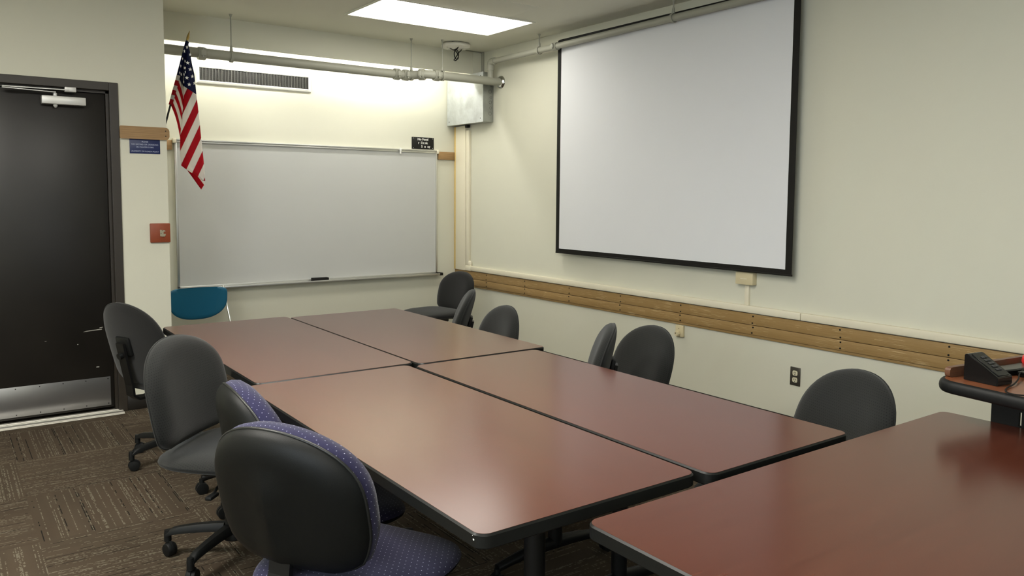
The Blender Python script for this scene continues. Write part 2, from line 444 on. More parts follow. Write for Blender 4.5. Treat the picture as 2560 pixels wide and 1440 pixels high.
# ---- surface raceways
bm = bmesh.new()
def race_h(y0, y1):
    box(bm, XR - .032, XR, y0, y1, .703, .748, .006)
race_h(2.83, 6.485); race_h(YF + .01, 2.826)
o = fin(bm, 'cable_raceway', m_race, auto=35); tag(o, 'long cream horizontal cable raceway lying on top of the oak rail', 'raceway')
o = boxo('cable_raceway', m_race, XR - .035, XR, 6.584, 6.758, .700, 2.105, .004); tag(o, 'wide cream vertical raceway below the metal box in the corner', 'raceway')
bm = bmesh.new(); box(bm, XR - .03, XR, 6.528, 6.580, .75, 2.06, .005); box(bm, XR - .034, XR, 6.487, 6.582, .700, .752, .006)
box(bm, XR - .034, XR, 6.49, 6.55, .745, .80, .02)
o = fin(bm, 'cable_raceway', m_race, auto=35); tag(o, 'narrow cream vertical raceway with elbow joining the horizontal one', 'raceway')
o = boxo('pipe_clip', m_blk, XR - .045, XR - .012, 6.535, 6.575, 2.085, 2.112, .004); tag(o, 'small black bushing under the galvanized box', 'cable gland')

# ---- whiteboard
WX0, WX1, WZ0, WZ1 = 1.556, 3.971, .668, 1.868
wb = empty('whiteboard', (2.76, YB, 1.27), label='large wide whiteboard with aluminium frame on the back wall', cat='whiteboard')
ch(boxo('writing_surface', m_wb, WX0 + .012, WX1 - .012, YB - .018, YB - .002, WZ0 + .01, WZ1 - .02), wb)
bm = bmesh.new()
box(bm, WX0, WX0 + .018, YB - .024, YB - .001, WZ0, WZ1, .002); box(bm, WX1 - .018, WX1, YB - .024, YB - .001, WZ0, WZ1, .002)
box(bm, WX0, WX1, YB - .024, YB - .001, WZ0 - .002, WZ0 + .014, .002)
ch(fin(bm, 'frame', m_alu, auto=35), wb)
bm = bmesh.new(); box(bm, WX0 - .005, WX1 + .005, YB - .030, YB - .001, WZ1 - .028, WZ1 - .016, .002); box(bm, WX0 - .005, WX1 + .005, YB - .038, YB - .001, WZ1 - .012, WZ1, .002)
box(bm, WX0 - .002, WX1 + .002, YB - .022, YB - .001, WZ1 - .017, WZ1 - .011)
hr = ch(fin(bm, 'map_rail', m_alu, auto=35), wb)
for x in (WX0, WX1):
    ch(boxo('rail_end_cap', m_race, x - .012, x + .012, YB - .042, YB - .001, WZ1 - .034, WZ1 + .004, .003), wb)
bm = bmesh.new(); box(bm, 3.552, 3.570, YB - .046, YB - .038, WZ1 - .030, WZ1 + .008, .002); box(bm, 3.556, 3.566, YB - .05, YB - .03, WZ1 - .05, WZ1 - .030, .003)
ch(fin(bm, 'map_hook', m_white, auto=40), wb)
bm = bmesh.new(); box(bm, WX0 + .02, WX1 - .002, YB - .080, YB - .02, WZ0 - .014, WZ0 - .006, .001); box(bm, WX0 + .02, WX1 - .002, YB - .086, YB - .080, WZ0 - .014, WZ0 + .004, .002)
ch(fin(bm, 'marker_tray', m_alu, auto=35), wb)
ch(boxo('tray_end_cap', m_blk, WX1 - .004, WX1 + .03, YB - .088, YB - .02, WZ0 - .018, WZ0 + .008, .003), wb)
o = boxo('eraser', m_blk, 2.672, 2.822, YB - .078, YB - .028, WZ0 - .0055, WZ0 + .026, .004)
tag(o, 'black felt eraser lying on the whiteboard tray', 'eraser')

# ---- small signs
sg = empty('sign', (3.822, YB, 1.93), label='black plastic plaque with worn white words above the whiteboard', cat='sign')
ch(boxo('sign_plate', m_blk, 3.702, 3.943, YB - .006, YB - .0005, 1.875, 1.988, .0015), sg)
for s_, dx, z in (('No Food', 0.0, 1.958), ('r  Dr.nk', .0, 1.924), ('S  o  ng', .03, 1.890)):
    ch(text('lettering', s_, .032, (3.822 + dx, YB - .0065, z), (PI / 2, 0, 0), m_signwht, bold=.0006), sg)
for x in (3.716, 3.929):
    for z in (1.886, 1.977): ch(latheo('screw', m_signwht, [(.003, 0), (.003, .001)], (x, YB - .0072, z), 'y', 8), sg)
sg = empty('sign', (1.126, YD, 1.74), label='small blue engraved sign under the oak board beside the door', cat='sign')
ch(boxo('sign_plate', m_signblue, 1.034, 1.219, YD - .004, YD - .0005, 1.694, 1.7895, .001), sg)
for s_, z, sz, sp in (('PLEASE', 1.7715, .0125, 1.0), ('NO EATING OR DRINKING', 1.7540, .0128, 1.05), ('IN CLASSROOMS', 1.7365, .0128, 1.1), ('UNIVERSITY OF FLORIDA POLICY', 1.7095, .0122, .92)):
    ch(text('lettering', s_, sz, (1.1265, YD - .0045, z - .0045), (PI / 2, 0, 0), m_signtxt, space=sp, ext=.0003, bold=.0001), sg)

# ---- red wooden block with worn hook plate
bk = empty('wall_block', (1.203, YD, 1.17), label='square red-brown wooden block with metal catch on wall beside the door', cat='wall block')
ch(boxo('block', m_redw, 1.141, 1.266, YD - .02, YD - .0005, 1.108, 1.236, .005), bk)
bm = bmesh.new()
prism(bm, [(1.200, 1.150), (1.226, 1.150), (1.235, 1.156), (1.235, 1.166), (1.222, 1.166), (1.222, 1.180), (1.235, 1.182), (1.230, 1.190), (1.200, 1.194)][::-1], 0, 0, [(0, 0), (0, .004)], Matrix(((1, 0, 0, 0), (0, 0, -1, YD - .0205), (0, 1, 0, 0), (0, 0, 0, 1))))
box(bm, 1.207, 1.228, YD - .034, YD - .024, 1.148, 1.154, .001)
pl = ch(fin(bm, 'catch_plate', m_brass), bk)
ch(latheo('screw', m_dark, [(.0025, 0), (.0025, .001)], (1.214, YD - .0258, 1.187), 'y', 8), bk)
ch(latheo('screw', m_dark, [(.0025, 0), (.0025, .001)], (1.206, YD - .0258, 1.170), 'y', 8), bk)

# ---- wall outlets on the right wall
bx = empty('network_box', (XR, 3.24, .92), label='beige surface network box below the projection screen', cat='junction box')
ch(boxo('housing', m_beige, XR - .045, XR - .0005, 3.172, 3.306, .882, .962, .004), bx)
ch(boxo('top_cover', m_beige, XR - .035, XR - .0005, 3.185, 3.293, .962, .969, .003), bx)
ch(boxo('label_slot', m_race, XR - .0465, XR - .045, 3.215, 3.265, .918, .922), bx)
o = boxo('cable_raceway', m_race, XR - .016, XR - .0005, 3.220, 3.252, .7485, .8815, .002); tag(o, 'short cream vertical raceway between network box and horizontal raceway', 'raceway')
js = empty('wall_jack', (XR, 3.8, .5), label='small beige wall jack with round plug tucked under the oak rail', cat='wall socket')
ch(boxo('jack_plate', m_beige, XR - .02, XR - .0005, 3.763, 3.836, .457, .541, .006), js)
bm = bmesh.new(); lathe(bm, [(.022, 0), (.022, -.014), (.017, -.022)], (XR - .0205, 3.805, .481), 'x', 8)
ch(fin(bm, 'round_plug', m_beige), js)
ch(latheo('plug_hole', m_dark, [(.004, 0), (.004, -.001)], (XR - .0425, 3.812, .484), 'x', 8), js)
ch(latheo('screw', m_dark, [(.003, 0), (.003, -.001)], (XR - .0202, 3.800, .517), 'x', 8), js)
po = empty('power_outlet', (XR, 2.866, .35), label='double power outlet with dark steel plate low on the right wall', cat='power outlet')
ch(boxo('cover_plate', m_steelplate, XR - .006, XR - .0005, 2.831, 2.902, .294, .408, .003), po)
for z in (.372, .330):
    bm = bmesh.new(); prism(bm, rrect(-.017, .017, -.015, .015, .009), 0, 0, [(0, 0), (0, .003)], Matrix(((0, 0, -1, XR - .0055), (1, 0, 0, 2.866), (0, 1, 0, z), (0, 0, 0, 1))))
    ro = ch(fin(bm, 'receptacle', m_ivory), po)
    bm = bmesh.new(); box(bm, XR - .0095, XR - .0085, 2.866 + .004, 2.866 + .0065, z - .002, z + .009); box(bm, XR - .0095, XR - .0085, 2.866 - .0065, 2.866 - .004, z - .002, z + .009); lathe(bm, [(.0028, 0), (.0028, -.001)], (XR - .0085, 2.866, z - .009), 'x', 8)
    s_ = fin(bm, 'slots', m_dark); s_.parent = ro
po2 = empty('power_outlet', (XR, 5.9, .35), label='small wall outlet half hidden behind the corner chairs', cat='power outlet')
ch(boxo('cover_plate', m_ivory, XR - .006, XR - .0005, 5.86, 5.93, .30, .414, .003), po2)

# ---- supply grille on the back wall
GX0, GX1, GZ0, GZ1 = 1.735, 2.702, 2.322, 2.475
gr = empty('supply_grille', (2.22, YB, 2.4), label='long white air supply grille with vertical fins above whiteboard', cat='air vent')
bm = bmesh.new()
b_ = .026
prof = [(0, .0), (0, .006), (-.006, .018), (-.020, .024), (-.026, .020), (-.026, .004)]
def frame_ring(bm, x0, x1, z0, z1, prof, y):
    rings = []
    for ins, d in prof:
        i = -ins
        rings.append([bm.verts.new((x0 + i, y - d, z0 + i)), bm.verts.new((x1 - i, y - d, z0 + i)), bm.verts.new((x1 - i, y - d, z1 - i)), bm.verts.new((x0 + i, y - d, z1 - i))])
    for A, B in zip(rings, rings[1:]):
        for k in range(4): bm.faces.new((A[k], A[(k + 1) % 4], B[(k + 1) % 4], B[k]))
frame_ring(bm, GX0, GX1, GZ0, GZ1, prof, YB)
ch(fin(bm, 'grille_frame', m_white), gr)
ch(boxo('duct_backing', m_duct, GX0 + b_, GX1 - b_, YB - .004, YB - .0005, GZ0 + b_, GZ1 - b_), gr)
bm = bmesh.new(); nf = 36
for i in range(nf + 1):
    x = GX0 + b_ + (GX1 - GX0 - 2 * b_) * i / nf
    box(bm, x - .002, x + .002, YB - .020, YB - .005, GZ0 + b_, GZ1 - b_)
ch(fin(bm, 'fins', m_grille), gr)
bm = bmesh.new()
for i in range(18):
    z = GZ0 + b_ + (GZ1 - GZ0 - 2 * b_) * (i + .5) / 18
    box(bm, GX0 + b_, GX1 - b_, YB - .012, YB - .008, z - .0011, z + .0011)
ch(fin(bm, 'cross_bars', m_grille), gr)

# ---- pipe system
def coupling(x, y, z, axis, R, m=m_pipe, parent=None, ang=0):
    bm = bmesh.new()
    prof = [(R, -.026), (R * 1.25, -.026), (R * 1.32, -.018), (R * 1.32, .018), (R * 1.25, .026), (R, .026)]
    mt = Matrix.Rotation(ang, 3, 'Z')
    lathe(bm, prof, (x, y, z), axis, 20, mt)
    c = Vector((x, y, z))
    for s in (-1, 1):
        d = Vector((0, 0, 0))
        u = (mt @ Vector((1, 0, 0))) if axis == 'x' else (mt @ Vector((0, 1, 0)))
        side = u.cross(Vector((0, 0, 1)))
        p_ = c + side * s * R * 1.45
        mtx = Matrix((u, side, Vector((0, 0, 1)))).transposed().to_4x4(); mtx.translation = p_
        box(bm, -.016, .016, -R * .3, R * .3, -R * .55, R * .55, .004, 2, mtx)
        tube(bm, [p_ + side * s * 0 + Vector((0, 0, -R * .9)), p_ + Vector((0, 0, R * .9))], .007, 8)
    return fin(bm, 'pipe_coupling', m, parent, auto=40)
pp = empty('drain_pipe', (2.8, 6.12, 2.46), label='thick painted pipe with couplings crossing in front of the air grille', cat='pipe')
RP = .036; ZP = 2.458; YP1, YP2 = 6.16, 6.03
ch(tubeo('pipe_run', m_pipe, [(XC - .02, YP1, ZP + .005), (3.215, YP1, ZP)], RP, 20), pp)
ch(tubeo('pipe_offset', m_pipe, [(3.20, YP1, ZP), (3.30, YP1, ZP), (3.335, YP1 - .008, ZP), (3.365, YP1 - .035, ZP + .002), (3.40, YP1 - .075, ZP + .004), (3.43, YP2 + .018, ZP + .006), (3.46, YP2, ZP + .006), (3.60, YP2, ZP + .006)], RP, 20), pp)
ch(tubeo('pipe_run', m_pipe, [(3.56, YP2, ZP + .006), (XR - .002, YP2, ZP + .006)], RP, 20), pp)
for x, y, a in ((3.215, YP1, 0), (3.30, YP1, 0), (3.410, YP1 - .088, -.80), (3.530, YP2, 0), (1.62, YP1, 0)):
    ch(coupling(x, y, ZP + (.004 if x > 3.3 else 0), 'x', RP, ang=a), pp)
ch(latheo('wall_flange', m_chrome, [(.037, -.024), (.048, -.018), (.058, -.006), (.060, 0)], (XR - .001, YP2, ZP + .006), 'x', 28), pp)
RQ = .0245; XQ = 4.09
pq = empty('sprinkler_pipe', (XQ, 4.5, 2.64), label='thinner painted pipe running along the right wall past the screen top', cat='pipe')
ZQ = 2.634
ch(tubeo('riser', m_pipe, [(XQ, YP2, ZP + .03), (XQ, YP2, ZQ - .06)], RQ * 1.08, 18), pq)
ch(tubeo('elbow', m_pipe, [(XQ, YP2, ZQ - .075), (XQ, YP2, ZQ - .03), (XQ, YP2 - .006, ZQ - .012), (XQ, YP2 - .02, ZQ - .002), (XQ, YP2 - .045, ZQ), (XQ, YP2 - .07, ZQ)], [RQ * 1.3, RQ * 1.3, RQ * 1.32, RQ * 1.32, RQ * 1.3, RQ * 1.3], 18), pq)
ch(tubeo('pipe_run', m_pipe, [(XQ, YP2 - .04, ZQ), (XQ, 5.1, ZQ + .003)], RQ, 18), pq)
ch(tubeo('pipe_run', m_pipe, [(XQ, 5.1, ZQ + .003), (XQ, YF + .02, ZQ + .055)], RQ * .98, 18), pq)
ch(coupling(XQ, 5.10, ZQ + .003, 'y', RQ), pq)
def hanger(x, y, zp, r, label, name='pipe_hanger', style='rod'):
    h = empty(name, (x, y, ZC), label=label, cat='pipe hanger', group='pipe hangers fixed to the ceiling')
    ch(latheo('ceiling_cup', m_pipe, [(.006, -.020), (.011, -.006), (.014, 0)], (x, y, ZC - .0005), 'z', 16), h)
    ch(tubeo('rod', m_pipe, [(x, y, ZC - .01), (x, y, zp + r + .04)], .0048, 8), h)
    along = 'x' if style == 'x' else 'y'
    bm = bmesh.new(); n = 20; rings = []
    for k in range(n + 1):
        a = PI / 2 + 2 * PI * k / n
        c, s = math.cos(a), math.sin(a)
        ring = []
        for rr, t in ((r + .0045, -.010), (r + .008, -.010), (r + .008, .010), (r + .0045, .010)):
            co = (x + t, y + rr * c, zp + rr * s) if along == 'x' else (x + rr * c, y + t, zp + rr * s)
            ring.append(bm.verts.new(co))
        rings.append(ring)
    for A, B in zip(rings, rings[1:]):
        for k in range(4): bm.faces.new((A[k], A[(k + 1) % 4], B[(k + 1) % 4], B[k]))
    lathe(bm, [(.012, -.014), (.010, .010), (.006, .024)], (x, y, zp + r + .021), 'z', 12)
    ch(fin(bm, 'ring', m_pipe, auto=40), h)
    return h
hanger(1.835, YP1, ZP, RP, 'leftmost ceiling hanger rod, holding pipe above the grille', style='x')
hanger(3.348, YP1 - .014, ZP, RP, 'ceiling hanger rod at the cluster of pipe couplings', style='x')
hanger(3.588, YP2, ZP + .006, RP, 'ceiling hanger rod just left of the ceiling access point', style='x')
hanger(XQ, 5.315, ZQ, RQ, 'short ceiling hanger just before the screen corner on the right wall', style='y')
hanger(XQ, 3.83, ZQ + .012, RQ, 'short ceiling hanger over the middle of the projection screen', style='y')

# ---- galvanized box in the corner
gb = empty('electrical_box', (4.15, 6.47, 2.34), label='galvanized steel electrical box in the upper far corner', cat='electrical box')
ch(boxo('box_body', m_box_shaded, 4.092, XR - .0005, 6.152, 6.775, 2.113, 2.562, .001), gb)
ch(boxo('box_cover', m_cover_lit, 4.088, 4.0925, 6.148, 6.779, 2.110, 2.5635, .001), gb)
for z, r_, x in ((2.447, .012, 4.178), (2.388, .016, 4.170), (2.335, .010, 4.178), (2.290, .014, 4.172), (2.240, .012, 4.176), (2.188, .015, 4.170)):
    bm = bmesh.new(); tube(bm, [(x + r_ * math.cos(2 * PI * k / 20), 6.1515, z + r_ * math.sin(2 * PI * k / 20)) for k in range(20)], .0008, 5, closed=True)
    ch(fin(bm, 'knockout', m_duct), gb)
for y, z in ((6.19, 2.145), (6.19, 2.53), (6.74, 2.145)): ch(latheo('cover_screw', m_duct, [(.005, 0), (.005, -.0015)], (4.088, y, z), 'x', 8), gb)
o = boxo('conduit', m_pipe, XR - .02, XR - .0005, YV - .035, YV - .013, 2.56, ZC - .001, .002); tag(o, 'thin painted conduit rising from galvanized box to the ceiling', 'conduit')

# ---- wireless access point and its cable
ap = empty('access_point', (3.765, 6.10, 2.74), label='white six-sided wireless access point on the ceiling near the corner', cat='access point')
bm = bmesh.new(); P = []
for k in range(6):
    a = math.radians(60 * k + 12); c = Vector((math.cos(a), math.sin(a))) * .142
    a2 = math.radians(60 * (k + 1) + 12); d = Vector((math.cos(a2), math.sin(a2))) * .142
    for t in (.12, .5, .88): q = c.lerp(d, t); P.append((q.x, q.y))
prism(bm, P, 0, 0, [(.012, 0), (0, -.014), (.004, -.028), (.03, -.040), (.07, -.044)], Matrix.Translation((3.765, 6.10, ZC - .006)))
ch(fin(bm, 'housing', m_apw, auto=40), ap)
ch(boxo('mounting_plate', m_blk, 3.69, 3.84, 6.03, 6.17, ZC - .008, ZC - .0005), ap)
pts = []
for k in range(26):
    a = k / 25 * 2 * PI * 1.55; pts.append((3.70 + .035 * math.sin(a) + .012 * k / 25, 6.0 + .03 * math.cos(a * .7), 2.655 + .042 * math.cos(a) - .008 * k / 25))
pts = [(3.74, 6.02, 2.722), (3.715, 6.0, 2.70)] + pts + [(3.75, 6.02, 2.68), (3.79, 6.05, 2.705), (3.82, 6.09, 2.722)]
o = tubeo('cable', m_blk, pts, .0045, 8); tag(o, 'coiled black cable dangling beneath the ceiling access point', 'cable')
ap2 = tubeo('cable', m_pipe, [(3.86, 6.2, ZC - .006), (4.0, 6.30, ZC - .006), (4.19, 6.325, ZC - .006)], .004, 6); tag(ap2, 'thin painted cable along the ceiling from access point to corner conduit', 'cable')

# ---- lamps: one panel and valance tubes known, the rest added out of view
def fixture(x0, x1, y0, y1, label, m):
    f = empty('ceiling_light', ((x0 + x1) / 2, (y0 + y1) / 2, ZC), label=label, cat='ceiling light', group='recessed fluorescent ceiling lights')
    ch(boxo('diffuser', m, x0, x1, y0, y1, ZC - .006, ZC - .001), f)
    bm = bmesh.new(); e = .018
    for a in ((x0 - e, x1 + e, y0 - e, y0), (x0 - e, x1 + e, y1, y1 + e), (x0 - e, x0, y0, y1), (x1, x1 + e, y0, y1)): box(bm, *a, ZC - .009, ZC - .0005, .001)
    ch(fin(bm, 'fixture_frame', m_ceil), f)
fixture(2.520, 3.768, 4.982, 5.600, 'bright rectangular recessed ceiling light in view', m_lens)
FILL_FIX = [(-.7, -.6, 'added unseen ceiling light behind the viewer on the left'),  # fixtures out of view, added to brighten walls and floor
       (-.7, 2.9, 'added unseen ceiling light over the left aisle before the door'), (1.2, 2.2, 'added unseen ceiling light above the near conference tables')]
for (fx_, fy_, lb_), e_ in zip(FILL_FIX, FILL_E):
    fixture(fx_ - .624, fx_ + .624, fy_ - .309, fy_ + .309, lb_, mat('lit_diffuser', (.9, .9, .88), .5, emit=(LIGHT_COL, e_)))
def window(n, a0, a1, z0, z1, side, e_):
    wn = empty('window_%d' % n, (0, 0, 0)); struct(wn)
    fm = mat('window_frame_paint', (.30, .28, .24), .5)
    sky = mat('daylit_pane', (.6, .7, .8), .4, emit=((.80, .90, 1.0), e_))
    def bxx(nm, m_, u0, u1, d0, d1, w0, w1, p=wn):
        return boxo(nm, m_, u0, u1, YF + d0, YF + d1, w0, w1, 0, p) if side == 'front' else boxo(nm, m_, XL + d0, XL + d1, u0, u1, w0, w1, 0, p)
    mid = (a0 + a1) / 2
    for u0, u1, w0, w1 in ((a0 - .05, a0, z0 - .05, z1 + .05), (a1, a1 + .05, z0 - .05, z1 + .05), (a0, a1, z0 - .05, z0), (a0, a1, z1, z1 + .05), (mid - .02, mid + .02, z0, z1)):
        bxx('window_frame', fm, u0, u1, .001, .045, w0, w1)
    for u0, u1 in ((a0, mid - .02), (mid + .02, a1)): bxx('pane', sky, u0, u1, .004, .010, z0, z1)
window(1, .8, 3.0, 1.0, 2.3, 'front', WIN_E[0])
window(2, -1.6, 1.4, 1.0, 2.3, 'left', WIN_E[1])  # unseen window, added to light the room from the left
for i, x in enumerate((1.40, 2.78)):
    t = empty('strip_light', (x + .6, YV + .13, ZC), label='fluorescent strip light hidden behind the valance, %s of the two' % ('left' if i == 0 else 'right'), cat='strip light')
    ch(boxo('housing', m_white, x - .02, x + 1.22, YV + .09, YV + .17, ZC - .055, ZC - .0005, .004), t)
    ch(tubeo('tube', m_tube, [(x, YV + .13, 2.694), (x + 1.2, YV + .13, 2.694)], .013, 12), t)
    for xe in (x - .01, x + 1.19): ch(boxo('tube_socket', m_white, xe, xe + .02, YV + .115, YV + .145, 2.68, ZC - .05), t)

# ---- projection screen
SX = 4.14; SY0, SY1, SZ0, SZ1 = 2.873, 5.128, .967, 2.693
sc = empty('projection_screen', (SX, 4, 2.69), label='large pulled-down white projection screen with black border', cat='projection screen')
bd = .046
bm = bmesh.new()
def scr_grid(bm, y0, y1, z0, z1, x, ny=24, nz=10, t=.0012):
    def off(y, z):
        f = (SZ1 - z) / (SZ1 - SZ0); return .004 * math.sin((y - SY0) * 5.5) * f * f
    V = {}
    for s in (0, 1):
        for i in range(ny + 1):
            for j in range(nz + 1):
                y = y0 + (y1 - y0) * i / ny; z = z0 + (z1 - z0) * j / nz
                V[s, i, j] = bm.verts.new((x + off(y, z) + s * t, y, z))
    for i in range(ny):
        for j in range(nz):
            bm.faces.new((V[0, i, j], V[0, i + 1, j], V[0, i + 1, j + 1], V[0, i, j + 1])); bm.faces.new((V[1, i, j], V[1, i, j + 1], V[1, i + 1, j + 1], V[1, i + 1, j]))
    for i in range(ny):
        for j in (0, nz): bm.faces.new((V[0, i, j], V[0, i + 1, j], V[1, i + 1, j], V[1, i, j]))
    for j in range(nz):
        for i in (0, ny): bm.faces.new((V[0, i, j], V[0, i, j + 1], V[1, i, j + 1], V[1, i, j]))
scr_grid(bm, SY0, SY1, SZ0, SZ1, SX)
ch(fin(bm, 'black_border', m_blk, smooth=False), sc)
bm = bmesh.new(); scr_grid(bm, SY0 + bd, SY1 - bd, SZ0 + bd * .85, 2.640, SX - .0011, t=.0008)
ch(fin(bm, 'screen_surface', m_scr, smooth=False), sc)
ch(tubeo('bottom_weight', m_blk, [(SX + .003, SY0, SZ0 + .006), (SX + .003, SY1, SZ0 + .006)], .006, 10), sc)
ch(tubeo('roller_case', m_blk, [(SX + .03, SY0 - .02, SZ1 + .003), (SX + .03, SY1 + .015, SZ1 + .003)], .010, 10), sc)
bm = bmesh.new()
for y in (5.0, 4.0, 3.0): box(bm, SX + .03, XR, y - .01, y + .01, SZ1 - .006, SZ1 + .010)
ch(fin(bm, 'mounting_bracket', m_blk), sc)

# ------------------------------------------------------------------ tables
TZ = .737; TT = .036
def table(x0, x1, y0, y1, label, rot=0, legs=(.28, .28)):
    cx, cy = (x0 + x1) / 2, (y0 + y1) / 2; W, L = x1 - x0, y1 - y0
    if rot: W, L = L, W
    t = empty('conference_table', (cx, cy, 0), rot, label=label, cat='table', group='mahogany laminate conference tables')
    hx, hy = W / 2, L / 2
    P = rrect(-hx, hx, -hy, hy, .032, 8)
    bm = bmesh.new(); prism(bm, rrect(-hx + .004, hx - .004, -hy + .004, hy - .004, .029, 8), 0, 0, [(0, TZ - TT + .003), (0, TZ)])
    fin(bm, 'tabletop', m_top, t)
    bm = bmesh.new(); Q = prism(bm, P, 0, 0, [(.006, TZ - TT), (0, TZ - TT + .005), (0, TZ - .005), (.004, TZ - .0006), (.006, TZ - .002)])
    # open the top so that the laminate shows
    for f in list(bm.faces):
        if len(f.verts) > 6 and all(v.co.z > TZ - .01 for v in f.verts): bm.faces.remove(f)
    fin(bm, 'edge_band', m_edge, t, auto=40)
    return t, W, L
def table_legs(t, W, L, ins, axis='y'):
    for s, d in ((-1, ins[0]), (1, ins[1])):
        bm = bmesh.new()
        if axis == 'y': f = lambda a, b, z: (a, b, z); L_, W_ = L, W
        else: f = lambda a, b, z: (b, a, z); L_, W_ = W, L
        c = s * (L_ / 2 - d)
        tube(bm, [f(0, c, .10), f(0, c, TZ - TT - .02)], .028, 14)
        n = 10; pts = []
        for k in range(n + 1):
            a = -1 + 2 * k / n; pts.append(f(a * (W_ / 2 - .045), c, .105 - .03 * a * a))
        tube(bm, pts, [.016 + .010 * (1 - abs(-1 + 2 * k / n)) for k in range(n + 1)], 10)
        tube(bm, [f(-W_ / 2 + .06, c, TZ - TT - .018), f(W_ / 2 - .06, c, TZ - TT - .018)], .017, 10)
        lg = fin(bm, 'leg', m_dark, t, auto=45)
        for sx in (-1, 1):
            bm = bmesh.new(); x = sx * (W_ / 2 - .045)
            for o_ in (-.011, .011):
                p0 = f(x, c, .028); p0 = (p0[0], p0[1] + (o_ if axis == 'y' else 0), p0[2]) if axis == 'y' else (p0[0] + o_, p0[1], p0[2])
                lathe(bm, [(.020, -.008), (.028, -.006), (.028, .006), (.020, .008)], p0, 'y' if axis == 'y' else 'x', 18)
            q = f(x, c, 0); tube(bm, [(q[0], q[1], .03), (q[0], q[1], .075)], .012, 10)
            w_ = fin(bm, 'caster', m_plas, lg, auto=45)
XT0, XT1, XT2 = .895, 1.566, 2.230
t, W, L = table(.935, 1.603, 2.920, 4.445, 'conference table at far left, nearest the whiteboard and the doorway'); table_legs(t, W, L, (.62, .55))
t, W, L = table(1.607, 2.285, 2.890, 4.405, 'conference table at far right of the group of four'); table_legs(t, W, L, (.40, .35))
t, W, L = table(.885, 1.558, 1.335, 2.905, 'near left conference table with black dented front corner'); table_legs(t, W, L, (.25, .12))
bm = bmesh.new()
for a, z, r_ in ((.006, .722, .0035), (.012, .716, .003), (.020, .712, .0022), (.003, .730, .002), (.024, .716, .0018)):
    bmesh.ops.create_icosphere(bm, subdivisions=1, radius=r_, matrix=Matrix.Translation((-W / 2 + .010 - .009 * math.cos(a * 60) + a * .2, -L / 2 + .032 - a, z)))
fin(bm, 'chipped_edge', m_signwht, t)
t, W, L = table(1.572, 2.205, 1.305, 2.872, 'near right table of the four, beside the grey chairs along the wall'); table_legs(t, W, L, (.66, .55))
t, W, L = table(1.114, 2.694, .590, 1.272, 'fifth conference table standing crosswise in the foreground by the lectern', rot=PI / 2); table_legs(t, W, L, (.25, .25))
for o in COL.objects:
    pass

# ------------------------------------------------------------------ task chairs
def outline(W, H, n=56, low=.90):
    R = []
    for i in range(200):
        v = i / 199
        if v < .48: w_ = W / 2 * (low + (1 - low) * math.sin(min(1, v / .35) * PI / 2))
        else: w_ = W / 2 * math.sqrt(max(0, 1 - ((v - .48) / .52) ** 2.5))
        if v < .10: w_ -= W / 2 * .24 * (1 - v / .10) ** 2
        R.append((w_, v * H))
    P = R + [(-a, b) for a, b in reversed(R)]
    # resample closed loop by arc length
    Q = P + [P[0]]; d = [0]
    for a, b in zip(Q, Q[1:]): d.append(d[-1] + math.hypot(b[0] - a[0], b[1] - a[1]))
    T = d[-1]; out = []; j = 0
    for k in range(n):
        s = T * k / n
        while d[j + 1] < s: j += 1
        f = (s - d[j]) / max(1e-9, d[j + 1] - d[j]); out.append((Q[j][0] + (Q[j + 1][0] - Q[j][0]) * f, Q[j][1] + (Q[j + 1][1] - Q[j][1]) * f))
    return out
def pad(name, m, O, c, depth, y0, W, cv, mtx, parent, power=3.0, rings=9, extra=None, sgn=1, uvs=1.0, puff=0.0):
    """a cushion face: closed outline O, domed by depth along +sgn*y from plane y0 (curved by cv across)"""
    bm = bmesh.new(); uvl = bm.loops.layers.uv.new('UVMap'); n = len(O); Rg = []
    rr_ = [math.sin(PI / 2 * k / rings) for k in range(rings + 1)]
    if puff: rr_ = rr_[:-1] + [.993, .9975, .9994, 1.0]; rings = len(rr_) - 1
    base = []
    def P_(x, z, d):
        curve = cv * (2 * x / W) ** 2
        return Vector((x, y0 + curve + sgn * d, z))
    info = {}
    for k in range(rings, -1, -1):
        r = rr_[k]
        if k == 0:
            v = bm.verts.new(mtx @ P_(c[0], c[1], depth + (extra(c[0], c[1]) if extra else 0))); info[v] = (c[0], c[1]); Rg.append([v]); continue
        ring = []
        for x, z in O:
            d = depth * (1 - r ** power) ** .5 if r < 1 else 0
            rp = r + puff * math.sin(PI * min(1, d / depth)) * (1 if r > .6 else 0)
            X, Z = c[0] + (x - c[0]) * rp, c[1] + (z - c[1]) * rp
            if extra: d += extra(X, Z) * min(1, (1 - r) * 4)
            v = bm.verts.new(mtx @ P_(X, Z, d)); info[v] = (X, Z); ring.append(v)
        Rg.append(ring)
    for A, B in zip(Rg, Rg[1:]):
        for i in range(n):
            if len(B) == 1: bm.faces.new((A[i], A[(i + 1) % n], B[0]))
            else: bm.faces.new((A[i], A[(i + 1) % n], B[(i + 1) % n], B[i]))
    for i in range(n):      # unroll the cloth along every spoke so that the weave keeps its size round the edge
        d_ = Vector((O[i][0] - c[0], O[i][1] - c[1])).normalized(); prev = Rg[-1][0].co.copy(); acc = 0
        for ring in reversed(Rg[:-1]):
            acc += (ring[i].co - prev).length; prev = ring[i].co.copy()
            info[ring[i]] = (c[0] + d_.x * acc, c[1] + d_.y * acc)
    bm.faces.new(list(reversed(Rg[0])))
    for f in bm.faces:
        for l in f.loops: l[uvl].uv = (info[l.vert][0] * uvs, info[l.vert][1] * uvs)
    o = fin(bm, name, m, parent, auto=60)
    return o
